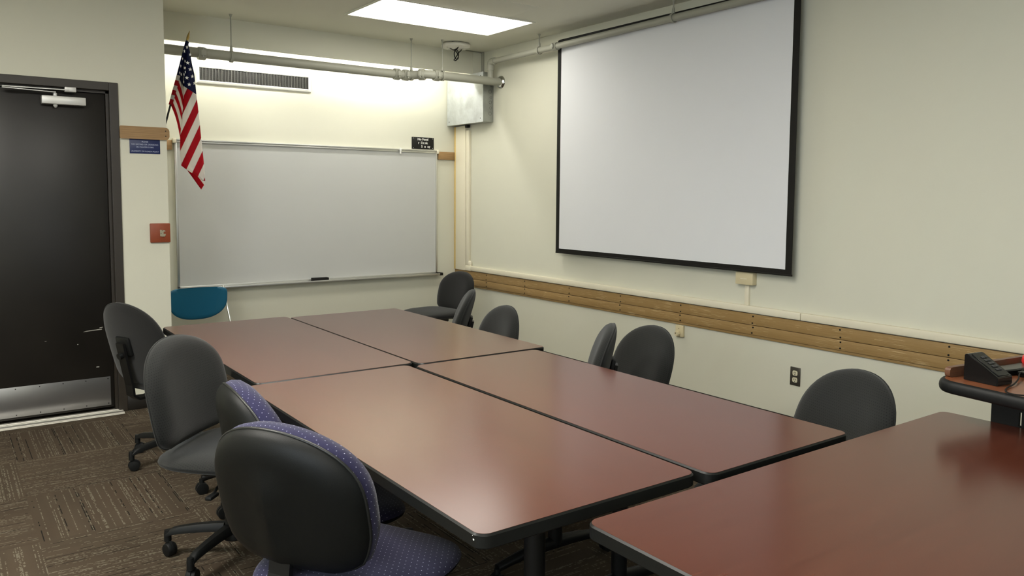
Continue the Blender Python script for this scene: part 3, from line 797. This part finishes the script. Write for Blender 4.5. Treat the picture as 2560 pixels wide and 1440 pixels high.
def piping(m, O, W, cv, y0, mtx, parent, r=.004):
    bm = bmesh.new(); tube(bm, [mtx @ Vector((x, y0 + cv * (2 * x / W) ** 2, z)) for x, z in O], r, 8, closed=True)
    return fin(bm, 'piping', m, parent, smooth=True)

def chair(px, py, th, tilt, z0, W, H, style, label, seat_z=None, base_rot=0, seat_d=.45, seat_w=.47, off=.22, bshift=(0, 0), sshift=(0, 0), group='armless swivel task chairs'):
    th = math.radians(th); tl = math.radians(tilt)
    fwd = Vector((math.cos(th), math.sin(th), 0))
    o = Vector((px, py, 0)) + fwd * off
    seat_z = seat_z if seat_z is not None else z0 + .035
    c = empty('task_chair', (o.x, o.y, 0), th - PI / 2, label=label, cat='chair', group=group)
    # local frame: +y forward; back bottom centre at (0,-off,z0)
    Mb = Matrix.Translation((0, -off, z0)) @ Matrix.Rotation(tl, 4, 'X')
    O = outline(W, H, low=.82 if style == 'blue' else .90); cen = (0, H * .5); cv = .035
    fab = {'grey': m_grey, 'blue': m_bluef, 'charcoal': m_char}[style]
    ridge = None
    th_f = .085 if style == 'blue' else .046; lumbar = lambda x, z: .010 * math.exp(-((z - H * .38) / (.16 * H / .45)) ** 2)
    pad('backrest', fab, O, cen, th_f, 0, W, cv, Mb, c, power=7, extra=lumbar, puff=.045 if style == 'blue' else .012)
    if style == 'blue':
        Oo = outline(W * 1.01, H * 1.005, low=.82)
        rid = lambda x, z: .016 * max(0, 1 - abs(x) / .075) * (1 if z < H * .62 else max(0, 1 - (z - H * .62) / .06)) + .006
        pad('back_shell', m_shell, Oo, cen, .035, 0, W, cv, Mb, c, power=7, sgn=-1, extra=rid)
        piping(m_vinyl, Oo, W, cv, .001, Mb, c, .0042)
    else:
        pad('back_shell', m_grey if style == 'grey' else m_char, O, cen, .022, 0, W, cv, Mb, c, power=5, sgn=-1)
        piping(m_grey if style == 'grey' else m_char, O, W, cv, -.001, Mb, c, .0032)
    # seat
    sw, sd = seat_w / 2, seat_d / 2
    SO = []
    for k in range(64):
        a = 2 * PI * k / 64; ca, sa = math.cos(a), math.sin(a)
        e = 2 / 3.4
        SO.append((sw * math.copysign(abs(ca) ** e, ca) * (1 - .06 * (sa < 0) * abs(sa)), sd * math.copysign(abs(sa) ** e, sa)))
    # map pad's (x, y, z) so that the pad's dome points up
    ca_, sa0 = math.cos(PI / 2 - th), math.sin(PI / 2 - th)
    Ms = Matrix.Translation((sshift[0] * ca_ - sshift[1] * sa0, .02 + sshift[0] * sa0 + sshift[1] * ca_, seat_z)) @ Matrix(((1, 0, 0, 0), (0, 0, 1, 0), (0, 1, 0, 0), (0, 0, 0, 1)))
    wf = lambda x, z: -.016 * max(0, z / sd) ** 3
    pad('seat', fab, SO, (0, 0), .040, -.040, seat_w, .010, Ms, c, power=4, extra=wf)
    pad('seat_pan', m_shell if style == 'blue' else fab, SO, (0, 0), .030, -.042, seat_w, .010, Ms, c, power=5, sgn=-1)
    # back support bar
    bm = bmesh.new()
    zb = seat_z - .085
    if style == 'blue':
        pts = [Mb @ Vector((0, -.030, H * .10)), Mb @ Vector((0, -.045, .0)), Vector((0, -off - .055, z0 - .04)), Vector((0, -off - .02, zb - .005)), Vector((0, -.05, zb))]
        wd, tk = .066, .016
    else:
        pts = [Mb @ Vector((0, -.050, H * .56)), Mb @ Vector((0, -.058, H * .25)), Vector((0, -off - .066, z0 + .01)), Vector((0, -off - .060, zb + .01)), Vector((0, -off - .03, zb - .012)), Vector((0, -off + .03, zb - .012)), Vector((0, -.05, zb - .0))]
        wd, tk = .060, .013
    rings = []
    for i, q in enumerate(pts):
        t_ = (pts[min(i + 1, len(pts) - 1)] - pts[max(0, i - 1)]).normalized(); nn = Vector((1, 0, 0)).cross(t_).normalized()
        rings.append([bm.verts.new(q + Vector((sx * wd / 2, 0, 0)) + nn * sn * tk / 2) for sx, sn in ((-1, -1), (1, -1), (1, 1), (-1, 1))])
    for A, B in zip(rings, rings[1:]):
        for k in range(4): bm.faces.new((A[k], A[(k + 1) % 4], B[(k + 1) % 4], B[k]))
    bm.faces.new(rings[0]); bm.faces.new(rings[-1])
    sup = fin(bm, 'back_support', m_dark, c)
    if style != 'blue':
        bm = bmesh.new(); box(bm, -.05, .05, -.042, -.022, H * .40, H * .62, .008, 2, Mb)
        fin(bm, 'bracket', m_plas, sup, auto=40)
        bm = bmesh.new(); tube(bm, [Mb @ Vector((0, -.055, H * .42)), Mb @ Vector((0, -.078, H * .42))], [.014, .017], 12)
        fin(bm, 'adjust_knob', m_plas, sup, auto=40)
    # mechanism, gas lift, lever
    sx_, sy_ = bshift[0] * math.cos(-(th - PI / 2)) - bshift[1] * math.sin(-(th - PI / 2)), bshift[0] * math.sin(-(th - PI / 2)) + bshift[1] * math.cos(-(th - PI / 2))
    bm = bmesh.new(); box(bm, -.07, .07, -.10, .09, seat_z - .115, seat_z - .07, .01); fin(bm, 'tilt_mechanism', m_dark, c, auto=40)
    bm = bmesh.new(); lathe(bm, [(.034, .085), (.034, .20), (.030, .205), (.030, .29), (.025, .295), (.025, seat_z - .11)], (sx_, sy_, 0), 'z', 20); fin(bm, 'gas_lift', m_plas, c, auto=40)
    bm = bmesh.new(); tube(bm, [(.05, 0, seat_z - .10), (.17, .02, seat_z - .105), (.22, .03, seat_z - .115)], .005, 8); box(bm, .20, .255, .018, .042, seat_z - .125, seat_z - .112, .004); fin(bm, 'height_lever', m_plas, c, auto=40)
    hub = bmesh.new(); lathe(hub, [(.036, .068), (.046, .075), (.046, .11), (.036, .125)], (sx_, sy_, 0), 'z', 24)
    fin(hub, 'base_hub', m_plas, c, auto=40)
    for k in range(5):
        a = math.radians(base_rot) + 2 * PI * k / 5 - (th - PI / 2); dx, dy = math.cos(a), math.sin(a)
        bm = bmesh.new(); n = 9; rings = []
        for j in range(n + 1):
            f = j / n; r = .035 + (.265 - .035) * f; zc = .118 - .022 * f ** 2 - (.010 if j == n else 0); hh = .034 - .010 * f; ww = .046 - .014 * f
            if j == n: hh *= .6
            cx_, cy_ = sx_ + dx * r, sy_ + dy * r
            rings.append([bm.verts.new((cx_ - dy * ww / 2 * u_, cy_ + dx * ww / 2 * u_, zc + hh / 2 * v_)) for u_, v_ in ((-1, -1), (1, -1), (1, .3), (.6, 1), (-.6, 1), (-1, .3))])
        for A, B in zip(rings, rings[1:]):
            for q in range(6): bm.faces.new((A[q], A[(q + 1) % 6], B[(q + 1) % 6], B[q]))
        bm.faces.new(rings[0]); bm.faces.new(rings[-1])
        lathe(bm, [(.014, 0), (.014, .03), (.012, .045)], (sx_ + dx * .262, sy_ + dy * .262, .058), 'z', 12)
        arm = fin(bm, 'base_leg', m_plas, c, auto=50)
        # twin-wheel caster, swivelled at random
        sa_ = a + random.uniform(-1.2, 1.2) + PI / 2
        bm = bmesh.new(); cx_, cy_ = sx_ + dx * .262, sy_ + dy * .262
        ux, uy = math.cos(sa_), math.sin(sa_)
        mt = Matrix.Rotation(sa_, 3, 'Z')
        for s in (-1, 1):
            lathe(bm, [(.012, s * .020), (.024, s * .018), (.027, s * .012), (.027, s * .003), (.010, s * .003)][::s], (cx_ - uy * .012, cy_ + ux * .012, .0275), 'x', 20, mt)
        lathe(bm, [(.029, -.004), (.030, 0), (.029, .004)], (cx_ - uy * .012, cy_ + ux * .012, .031), 'x', 20, mt)
        fin(bm, 'caster', m_plas, arm, auto=45)
    return c

chair(.738, 3.098, -45, 11, .526, .486, .386, 'grey', 'grey fabric swivel chair in left aisle, turned sideways with front of seat showing', seat_z=.515, base_rot=146, off=.19, bshift=(.04, .19), sshift=(0, .03), seat_w=.50, seat_d=.50)
chair(.841, 4.510, 24, 14.6, .431, .468, .459, 'charcoal', 'dark grey swivel chair by the door, seen from behind with its support bar', seat_z=.46, base_rot=200, off=.19, bshift=(0, -.07))
chair(.803, 2.487, -2.4, 12.7, .429, .452, .427, 'blue', 'blue white-dotted swivel chair, the farther of the two at the near left table', seat_z=.43, base_rot=36, off=.21)
chair(.698, 1.915, 28, 12.5, .505, .470, .375, 'blue', 'blue white-dotted swivel chair nearest the camera, black back shell towards viewer', seat_z=.485, base_rot=50, off=.27, seat_w=.49, seat_d=.48, sshift=(-.07, -.13), bshift=(-.03, -.08))
chair(2.504, 1.556, 160.9, 18, .397, .462, .458, 'grey', 'grey patterned swivel chair nearest the lectern, alone below the steel outlet', base_rot=10)
chair(2.812, 2.836, 168.5, 17, .345, .489, .459, 'grey', 'grey patterned chair with broad back facing us, beside an edge-on chair', seat_z=.385, base_rot=36, off=.15, seat_d=.36)
chair(2.436, 2.717, 138.8, 12.4, .459, .439, .405, 'grey', 'grey chair seen edge-on at the near right table, left of a broad-backed one', seat_z=.495, base_rot=36)
chair(2.479, 3.596, 169.7, 11.5, .395, .470, .440, 'grey', 'grey patterned swivel chair alone at the far right table corner', base_rot=15)
chair(2.693, 4.371, 147.7, 17, .401, .469, .445, 'grey', 'grey chair seen edge-on in front of the black corner chair', base_rot=45)
chair(3.767, 6.102, -171.5, 13.6, .389, .461, .365, 'charcoal', 'plain black fabric chair in the far corner below the oak rail end', seat_z=.43, base_rot=0, off=.23, seat_w=.50, seat_d=.50)

# ------------------------------------------------------------------ blue stacking chair by the back wall
bc = empty('stacking_chair', (1.66, 6.25, 0), label='teal blue plastic stacking chair with chrome frame under the whiteboard', cat='chair')
bm = bmesh.new(); O = []
BW, BH, BZ = .440, .268, .442
for k in range(60):
    a = 2 * PI * k / 60; ca, sa = math.cos(a), math.sin(a)
    if sa >= 0: x = BW / 2 * math.copysign(abs(ca) ** .25, ca); z = .10 * math.copysign(abs(sa) ** .35, sa) + .165
    else: x = BW / 2 * math.copysign(abs(ca) ** .85, ca); z = .165 + .165 * math.copysign(abs(sa) ** .95, sa)
    O.append((x, z))
Mb = Matrix.Translation((1.634, 6.52, BZ)) @ Matrix.Rotation(math.radians(10), 4, 'X') @ Matrix.Scale(-1, 4, (0, 1, 0))
p_ = pad('backrest', m_blue, O, (0, .14), .012, 0, BW, .03, Mb, None, power=8); ch(p_, bc)
p_ = pad('backrest_rear', m_blue, O, (0, .14), .010, 0, BW, .03, Mb, None, power=8, sgn=-1); ch(p_, bc)
SO = rrect(-.21, .21, -.20, .20, .09, 8)
Ms = Matrix.Translation((1.634, 6.24, .395)) @ Matrix(((1, 0, 0, 0), (0, 0, 1, 0), (0, 1, 0, 0), (0, 0, 0, 1)))
ch(pad('seat', m_blue, SO, (0, 0), .015, -.015, .42, .02, Ms, None, power=6), bc)
for s in (-1, 1):
    ch(tubeo('side_frame', m_chrome, [(1.634 + s * .222, 6.575, .696), (1.634 + s * .227, 6.54, .60), (1.634 + s * .240, 6.47, .43), (1.634 + s * .244, 6.455, .37), (1.634 + s * .25, 6.50, .20), (1.634 + s * .26, 6.54, .012)], .0085, 12), bc)
    ch(tubeo('front_leg', m_chrome, [(1.634 + s * .238, 6.47, .385), (1.634 + s * .22, 6.25, .375), (1.634 + s * .22, 6.08, .37), (1.634 + s * .23, 6.05, .34), (1.634 + s * .25, 6.0, .012)], .0085, 12), bc)

# ------------------------------------------------------------------ flag on its staff
YFL = 6.0
def PX(x, y_, dy=0.0):
    """a point measured off the flag at depth YFL, moved to its fold depth"""
    d = CAM_F + CAM_R * ((x - 1290.7) / 1990.15) - CAM_U * ((y_ - 644.5) / 1990.15)
    t_ = (YFL + dy) / d.y
    return Vector((0, 0, 1.4458)) + d * t_
fl = empty('flag_staff', (XC, 6.0, 1.9), label='slender dark flag staff with brass spear tip leaning out from the recess', cat='flagpole')
tip = PX(474, 77); top = PX(468, 100); low = PX(414, 309); dirv = (top - low).normalized()
base = low + (low - top) * .12; base.x = max(base.x, XC + .012)
ch(tubeo('staff', m_dark, [base, low, top], .0065, 10), fl)
ch(tubeo('spear_tip', mat('brass', (.35, .24, .07), .35, metal=.8), [top - dirv * .005, top + dirv * .02, top + (tip - top) * .55, tip], [.007, .010, .007, .0012], 10), fl)
ch(boxo('staff_socket', m_dark, XC + .0005, XC + .05, 5.975, 6.025, base.z - .05, base.z + .03, .004), fl)

fbm = bmesh.new(); fuv = fbm.loops.layers.uv.new('UVMap')
def fpanel(rows, uvf, dyf):
    """rows: list of polylines of pixel points, resampled; uvf(x,y,i,j)->(sigma,canton)"""
    V = []
    for i, r in enumerate(rows):
        V.append([fbm.verts.new(PX(x, y_, dyf(i / (len(rows) - 1), j / (len(r) - 1)))) for j, (x, y_) in enumerate(r)])
    for i in range(len(rows) - 1):
        for j in range(len(rows[0]) - 1):
            f = fbm.faces.new((V[i][j], V[i][j + 1], V[i + 1][j + 1], V[i + 1][j]))
            for l, (a, b) in zip(f.loops, ((i, j), (i, j + 1), (i + 1, j + 1), (i + 1, j))):
                x, y_ = rows[a][b]; l[fuv].uv = uvf(x, y_, a / (len(rows) - 1), b / (len(rows[0]) - 1))
            f.smooth = True
def lerpc(A, t_):     # sample polyline A [(key, val)...]
    for (k0, v0), (k1, v1) in zip(A, A[1:]):
        if t_ <= k1: return v0 + (v1 - v0) * (t_ - k0) / (k1 - k0)
    return A[-1][1]
# A: broad front fold
LFT = [(106, 466.5), (130, 462.5), (180, 460.5), (215, 459), (260, 457.5), (300, 454.5), (340, 450.5), (385, 450), (414, 453), (424, 466), (440, 492), (452, 507)]
RGT = [(106, 470), (130, 475), (160, 480), (185, 486), (215, 489), (236, 491), (260, 494), (300, 498.5), (350, 503.5), (400, 509), (440, 512), (452, 513)]
rows = []
ys = [106 + (452 - 106) * k / 110 for k in range(111)]
for y_ in ys:
    a, b = lerpc(LFT, y_), lerpc(RGT, y_)
    rows.append([(a + (b - a) * k / 12, y_) for k in range(13)])
sigA = lambda x, y_: (x + .47 * y_ - 572) / 18.6
def uvA(x, y_, a, b):
    can = (215 + (x - 459) * .66) - y_
    return (sigA(x, y_) + 1000 * 0, can)
fpanel(rows, uvA, lambda a, b: -.035 * math.sin(PI * b) * (1 - .3 * a) - .01 * a + .012 * math.sin(b * 9 + a * 2) * .4)
# B: striped fold hanging from the lower hoist
rows = []
HS = [(0, (447.0, 189)), (1, (445.0, 202)), (2, (440.5, 214.5)), (3, (436.5, 226)), (4, (432.5, 238)), (5, (429, 249)), (6, (426.5, 262))]
def hs(s):
    i = min(5, int(s)); f = s - i; return (HS[i][1][0] * (1 - f) + HS[i + 1][1][0] * f, HS[i][1][1] * (1 - f) + HS[i + 1][1][1] * f)
EB = [(0, (459.5, 222)), (2, (459, 275)), (4, (455.5, 306)), (6, (450.5, 346))]
def eb(s):
    for (a, p0), (b, p1) in zip(EB, EB[1:]):
        if s <= b: f = (s - a) / (b - a); return (p0[0] + (p1[0] - p0[0]) * f, p0[1] + (p1[1] - p0[1]) * f)
for i in range(37):
    s = i / 6; h, e = hs(s), eb(s); r = []
    for k in range(13):
        f = k / 12; x = h[0] + (e[0] - h[0]) * f + 2.0 * math.sin(PI * f) * (s / 6) ; y_ = h[1] + (e[1] - h[1]) * f - 5 * math.sin(PI * f)
        r.append((x, y_))
    rows.append(r)
fpanel(rows, lambda x, y_, a, b: (1 + a * 6 - 1e-3, -1), lambda a, b: .03 * math.sin(PI * b * 1.5) * (1 - .5 * a) + .02)
# C: canton folds next to the staff
rows = []
for i in range(25):
    f = i / 24; h = (468.5 + (446 - 468.5) * f, 103 + (192 - 103) * f); e = (469 + (459.5 - 469) * min(1, f * 1.3), 106 + (222 - 106) * f)
    rows.append([(h[0] + (e[0] - h[0]) * k / 12, h[1] + (e[1] - h[1]) * k / 12) for k in range(13)])
fpanel(rows, lambda x, y_, a, b: (0, 5), lambda a, b: .03 * math.sin(b * 9) * a + .01)
# sleeve round the staff
def sleeve(p0, p1, s0, s1, can, n=10):
    a, b = PX(*p0), PX(*p1); t_ = (b - a).normalized(); u = t_.orthogonal().normalized(); v = t_.cross(u); m = 8
    rg = [[fbm.verts.new(a.lerp(b, i / m) + (u * math.cos(2 * PI * k / n) + v * math.sin(2 * PI * k / n)) * .013) for k in range(n)] for i in range(m + 1)]
    for i in range(m):
        for k in range(n):
            f = fbm.faces.new((rg[i][k], rg[i][(k + 1) % n], rg[i + 1][(k + 1) % n], rg[i + 1][k])); f.smooth = True
            for l, q in zip(f.loops, (i, i, i + 1, i + 1)): l[fuv].uv = (s0 + (s1 - s0) * q / m, can)
sleeve((468.0, 104), (446.2, 189), 0, 0, 5)
cols = [(446.2, 189), (442.6, 202), (439.2, 214.5), (436, 226), (432.8, 238), (430, 249), (426.3, 262)]
for k in range(6): sleeve(cols[k], cols[k + 1], 1.02 + k, 1.98 + k, -1)
# D: tail behind
rows = []
for i in range(25):
    f = i / 24
    L_ = (464 + (503 - 464) * f, 420 + (474 - 420) * f); R_ = (492 + (513 - 492) * f, 430 + (458 - 430) * f)
    rows.append([(L_[0] + (R_[0] - L_[0]) * k / 10, L_[1] + (R_[1] - L_[1]) * k / 10) for k in range(11)])
fpanel(rows, lambda x, y_, a, b: (.04 + .96 * b / .80 if b < .8 else 1.3, -1), lambda a, b: .03 + .012 * math.sin(6 * b))
bmesh.ops.solidify(fbm, geom=fbm.faces[:], thickness=.0012)
me = bpy.data.meshes.new('flag'); fbm.to_mesh(me); fbm.free()
flag = link('flag', me, m_flag, None)
tag(flag, 'stars and stripes flag hanging in folds from the leaning staff', 'flag')
bm = bmesh.new()
def star(x, y_, r, sx=1.0, rot=0, dy=-.045):
    c = PX(x, y_, dy); vs = []
    ctr = bm.verts.new(c)
    for k in range(10):
        a = PI / 2 + rot + PI * k / 5; rr = r if k % 2 == 0 else r * .4
        vs.append(bm.verts.new(c + Vector((math.cos(a) * rr * sx, -.0, math.sin(a) * rr))))
    for k in range(10): bm.faces.new((ctr, vs[k], vs[(k + 1) % 10]))
for x, y_, sx in ((469.3, 157, 1), (475.6, 173.5, 1), (480.9, 191, .8), (467.3, 194.5, 1), (473, 211, 1), (485.8, 208, .6), (475.5, 136.5, .7), (467.5, 118, .7), (461, 128, .5)): star(x, y_, .0145, sx)
for x, y_ in ((462.5, 153), (460.8, 170), (463.2, 180), (460, 186), (456.5, 147), (452, 165), (449.5, 182), (459.3, 205), (463.5, 170), (453, 186)): star(x, y_, .013, .35, .2, dy=-.03)
g_ = bmesh.ops.extrude_face_region(bm, geom=bm.faces[:]); bmesh.ops.translate(bm, vec=(0, .0006, 0), verts=[v for v in g_['geom'] if isinstance(v, bmesh.types.BMVert)])
st = fin(bm, 'stars', m_signwht, flag)

# ------------------------------------------------------------------ lectern and what stands on it
LR = math.radians(-8)
lec = empty('lectern', (2.56, 1.26, 0), LR, label='wooden lectern cart with thick black edge at the right of the picture', cat='lectern')
LT = .870
bm = bmesh.new(); P = rrect(.016, .969, -.679, -.016, .07, 10)
prism(bm, P, 0, 0, [(0, LT - .02), (0, LT)])
fin(bm, 'top_panel', m_wood_lect, lec)
bm = bmesh.new(); P = rrect(0, .985, -.695, 0, .085, 18)
prism(bm, P, 0, 0, [(.014, LT - .040), (.007, LT - .038), (.002, LT - .032), (0, LT - .022), (.001, LT - .013), (.004, LT - .006), (.009, LT - .001), (.014, LT + .0005), (.0165, LT + .0003), (.0175, LT - .01)])
for f in list(bm.faces):
    if len(f.verts) > 8 and all(v.co.z > LT - .015 for v in f.verts): bm.faces.remove(f)
fin(bm, 'bumper_edge', m_plas, lec, auto=50)
bm = bmesh.new(); P = rrect(.06, .93, LT, LT + .032, .012, 5)
P = [(x, z if x < .2 else (LT + .032 if z > LT + .016 else LT)) for x, z in P]
prism(bm, P, 0, 0, [(0, 0), (0, .018)], Matrix(((1, 0, 0, 0), (0, 0, -1, -.018), (0, 1, 0, 0), (0, 0, 0, 1))))
fin(bm, 'raised_lip', m_wood_lip, lec)
bm = bmesh.new(); BX0 = .150
box(bm, BX0, .90, -.60, -.585, .08, LT - .040); box(bm, BX0, .90, -.115, -.10, .08, .60); box(bm, .885, .90, -.6, -.1, .08, .55); box(bm, BX0, .90, -.6, -.1, .08, .11)
MBODY = Matrix.Translation((.160, -.115, 0)) @ Matrix.Rotation(math.radians(8), 4, 'Z') @ Matrix.Translation((-.150, .115, 0))
bm.transform(MBODY); fin(bm, 'cabinet_body', m_blk, lec)
bm = bmesh.new()
# left side panel with vertical ventilation slots cut through
ys_ = [-.585]; slots = [-.50, -.45, -.40, -.35, -.30, -.25, -.20]
edges_ = [-.585]
for s in slots: edges_ += [s - .004, s + .004]
edges_.append(-.115)
for i in range(0, len(edges_), 2): box(bm, BX0, BX0 + .012, edges_[i], edges_[i + 1], .738, .782)
box(bm, BX0, BX0 + .012, -.585, -.115, .08, .738); box(bm, BX0, BX0 + .012, -.585, -.115, .782, LT - .040)
bm.transform(MBODY); fin(bm, 'vented_side', m_blk, lec)
for x, y_ in ((.24, -.16), (.24, -.54), (.85, -.16), (.85, -.54)):
    bm = bmesh.new(); lathe(bm, [(.02, -.012), (.032, -.010), (.032, .010), (.02, .012)], (x, y_, .032), 'x', 18); box(bm, x - .018, x + .018, y_ - .02, y_ + .02, .05, .08)
    bm.transform(MBODY); fin(bm, 'caster', m_plas, lec, auto=40)
# control keypad wedge
kx, ky = 2.622, 1.178
kp_ = empty('control_pad', (kx, ky, LT + .0006), math.radians(-8), label='black wedge shaped control pad with rows of buttons on the lectern', cat='control pad')
bm = bmesh.new()
prof_ = [(0, 0), (0, .082), (-.012, .084), (-.108, .026), (-.108, 0)]
A = [bm.verts.new((0, y_, z)) for y_, z in prof_]; B = [bm.verts.new((.078, y_, z)) for y_, z in prof_]
bm.faces.new(A); bm.faces.new(B[::-1])
for k in range(5): bm.faces.new((A[k], A[(k + 1) % 5], B[(k + 1) % 5], B[k]))
bmesh.ops.bevel(bm, geom=bm.edges[:], offset=.002, segments=2, affect='EDGES')
fin(bm, 'pad_body', m_blackdev, kp_, auto=40)
sl = Vector((0, -.096, -.058)); L_ = sl.length; sl.normalize(); nr = Vector((0, -sl.z, sl.y)); nr = nr if nr.z > 0 else -nr
Mk = Matrix((Vector((1, 0, 0)), sl, nr)).transposed().to_4x4(); Mk.translation = Vector((0, -.012, .084))
bm = bmesh.new(); box(bm, .012, .066, .004, L_ - .006, -.001, .0025, .001, 1, Mk); fin(bm, 'face_plate', m_blackdev, kp_, auto=40)
for r_ in range(5):
    for c_ in range(2):
        bm = bmesh.new(); box(bm, .034 + c_ * .014, .045 + c_ * .014, .020 + r_ * .014, .029 + r_ * .014, .002, .0055, .001, 1, Mk); fin(bm, 'button', m_key, kp_, auto=40)
def onlec(x, y_, z=0): c_, s_ = math.cos(LR), math.sin(LR); return Vector((2.56 + x * c_ - y_ * s_, 1.26 + x * s_ + y_ * c_, LT + z))
cp_ = [(2.98, 1.10, LT + .030), (2.94, 1.092, LT + .027), (2.87, 1.094, LT + .024), (2.80, 1.085, LT + .014), (2.725, 1.060, LT + .010), (2.655, 1.045, LT + .006), (2.600, 1.040, LT + .004),
       (2.555, 1.026, LT + .004), (2.532, 1.004, LT + .004), (2.535, .980, LT + .004), (2.56, .95, LT + .004), (2.61, .91, LT + .004), (2.66, .87, LT + .004)]
pts = []
for k in range(1, len(cp_) - 2):
    a_, b_, c_, d_ = (Vector(cp_[k + q]) for q in (-1, 0, 1, 2))
    for q in range(6):
        u = q / 6; pts.append(.5 * ((2 * b_) + (c_ - a_) * u + (2 * a_ - 5 * b_ + 4 * c_ - d_) * u * u + (3 * b_ - a_ - 3 * c_ + d_) * u ** 3))
o = tubeo('cable', m_blk, pts, .0022, 8); tag(o, 'thin black cable looping over the lectern top', 'cable')
hs_ = empty('desk_device', (2.82, 1.158, LT + .0006), math.radians(-8), label='low black device lying behind the control pad at frame edge', cat='device')
bm = bmesh.new(); P = [(-.10, .025), (-.02, .03), (.04, .008), (.13, .008), (.13, -.045), (.02, -.05), (-.10, -.035)]
prism(bm, P[::-1], 0, 0, [(0, 0), (0, .016), (.004, .020)]); fin(bm, 'device_body', m_blackdev, hs_)
o = empty('flat_device', (2.93, 1.02, LT + .0006), math.radians(-8), label='flat glossy black device at the right frame edge on the lectern', cat='device')
boxo('casing', m_blackdev, -.13, .12, -.06, .06, .0, .018, .004, o)
bm = bmesh.new(); lathe(bm, [(.003, .001), (.020, .006), (.027, .022), (.024, .040), (.012, .052), (.001, .054)], (2.995, 1.13, LT + .0), 'z', 20)
o = fin(bm, 'red_knob', m_redp, auto=60); tag(o, 'small glossy red round object on the lectern at frame edge', 'knob')
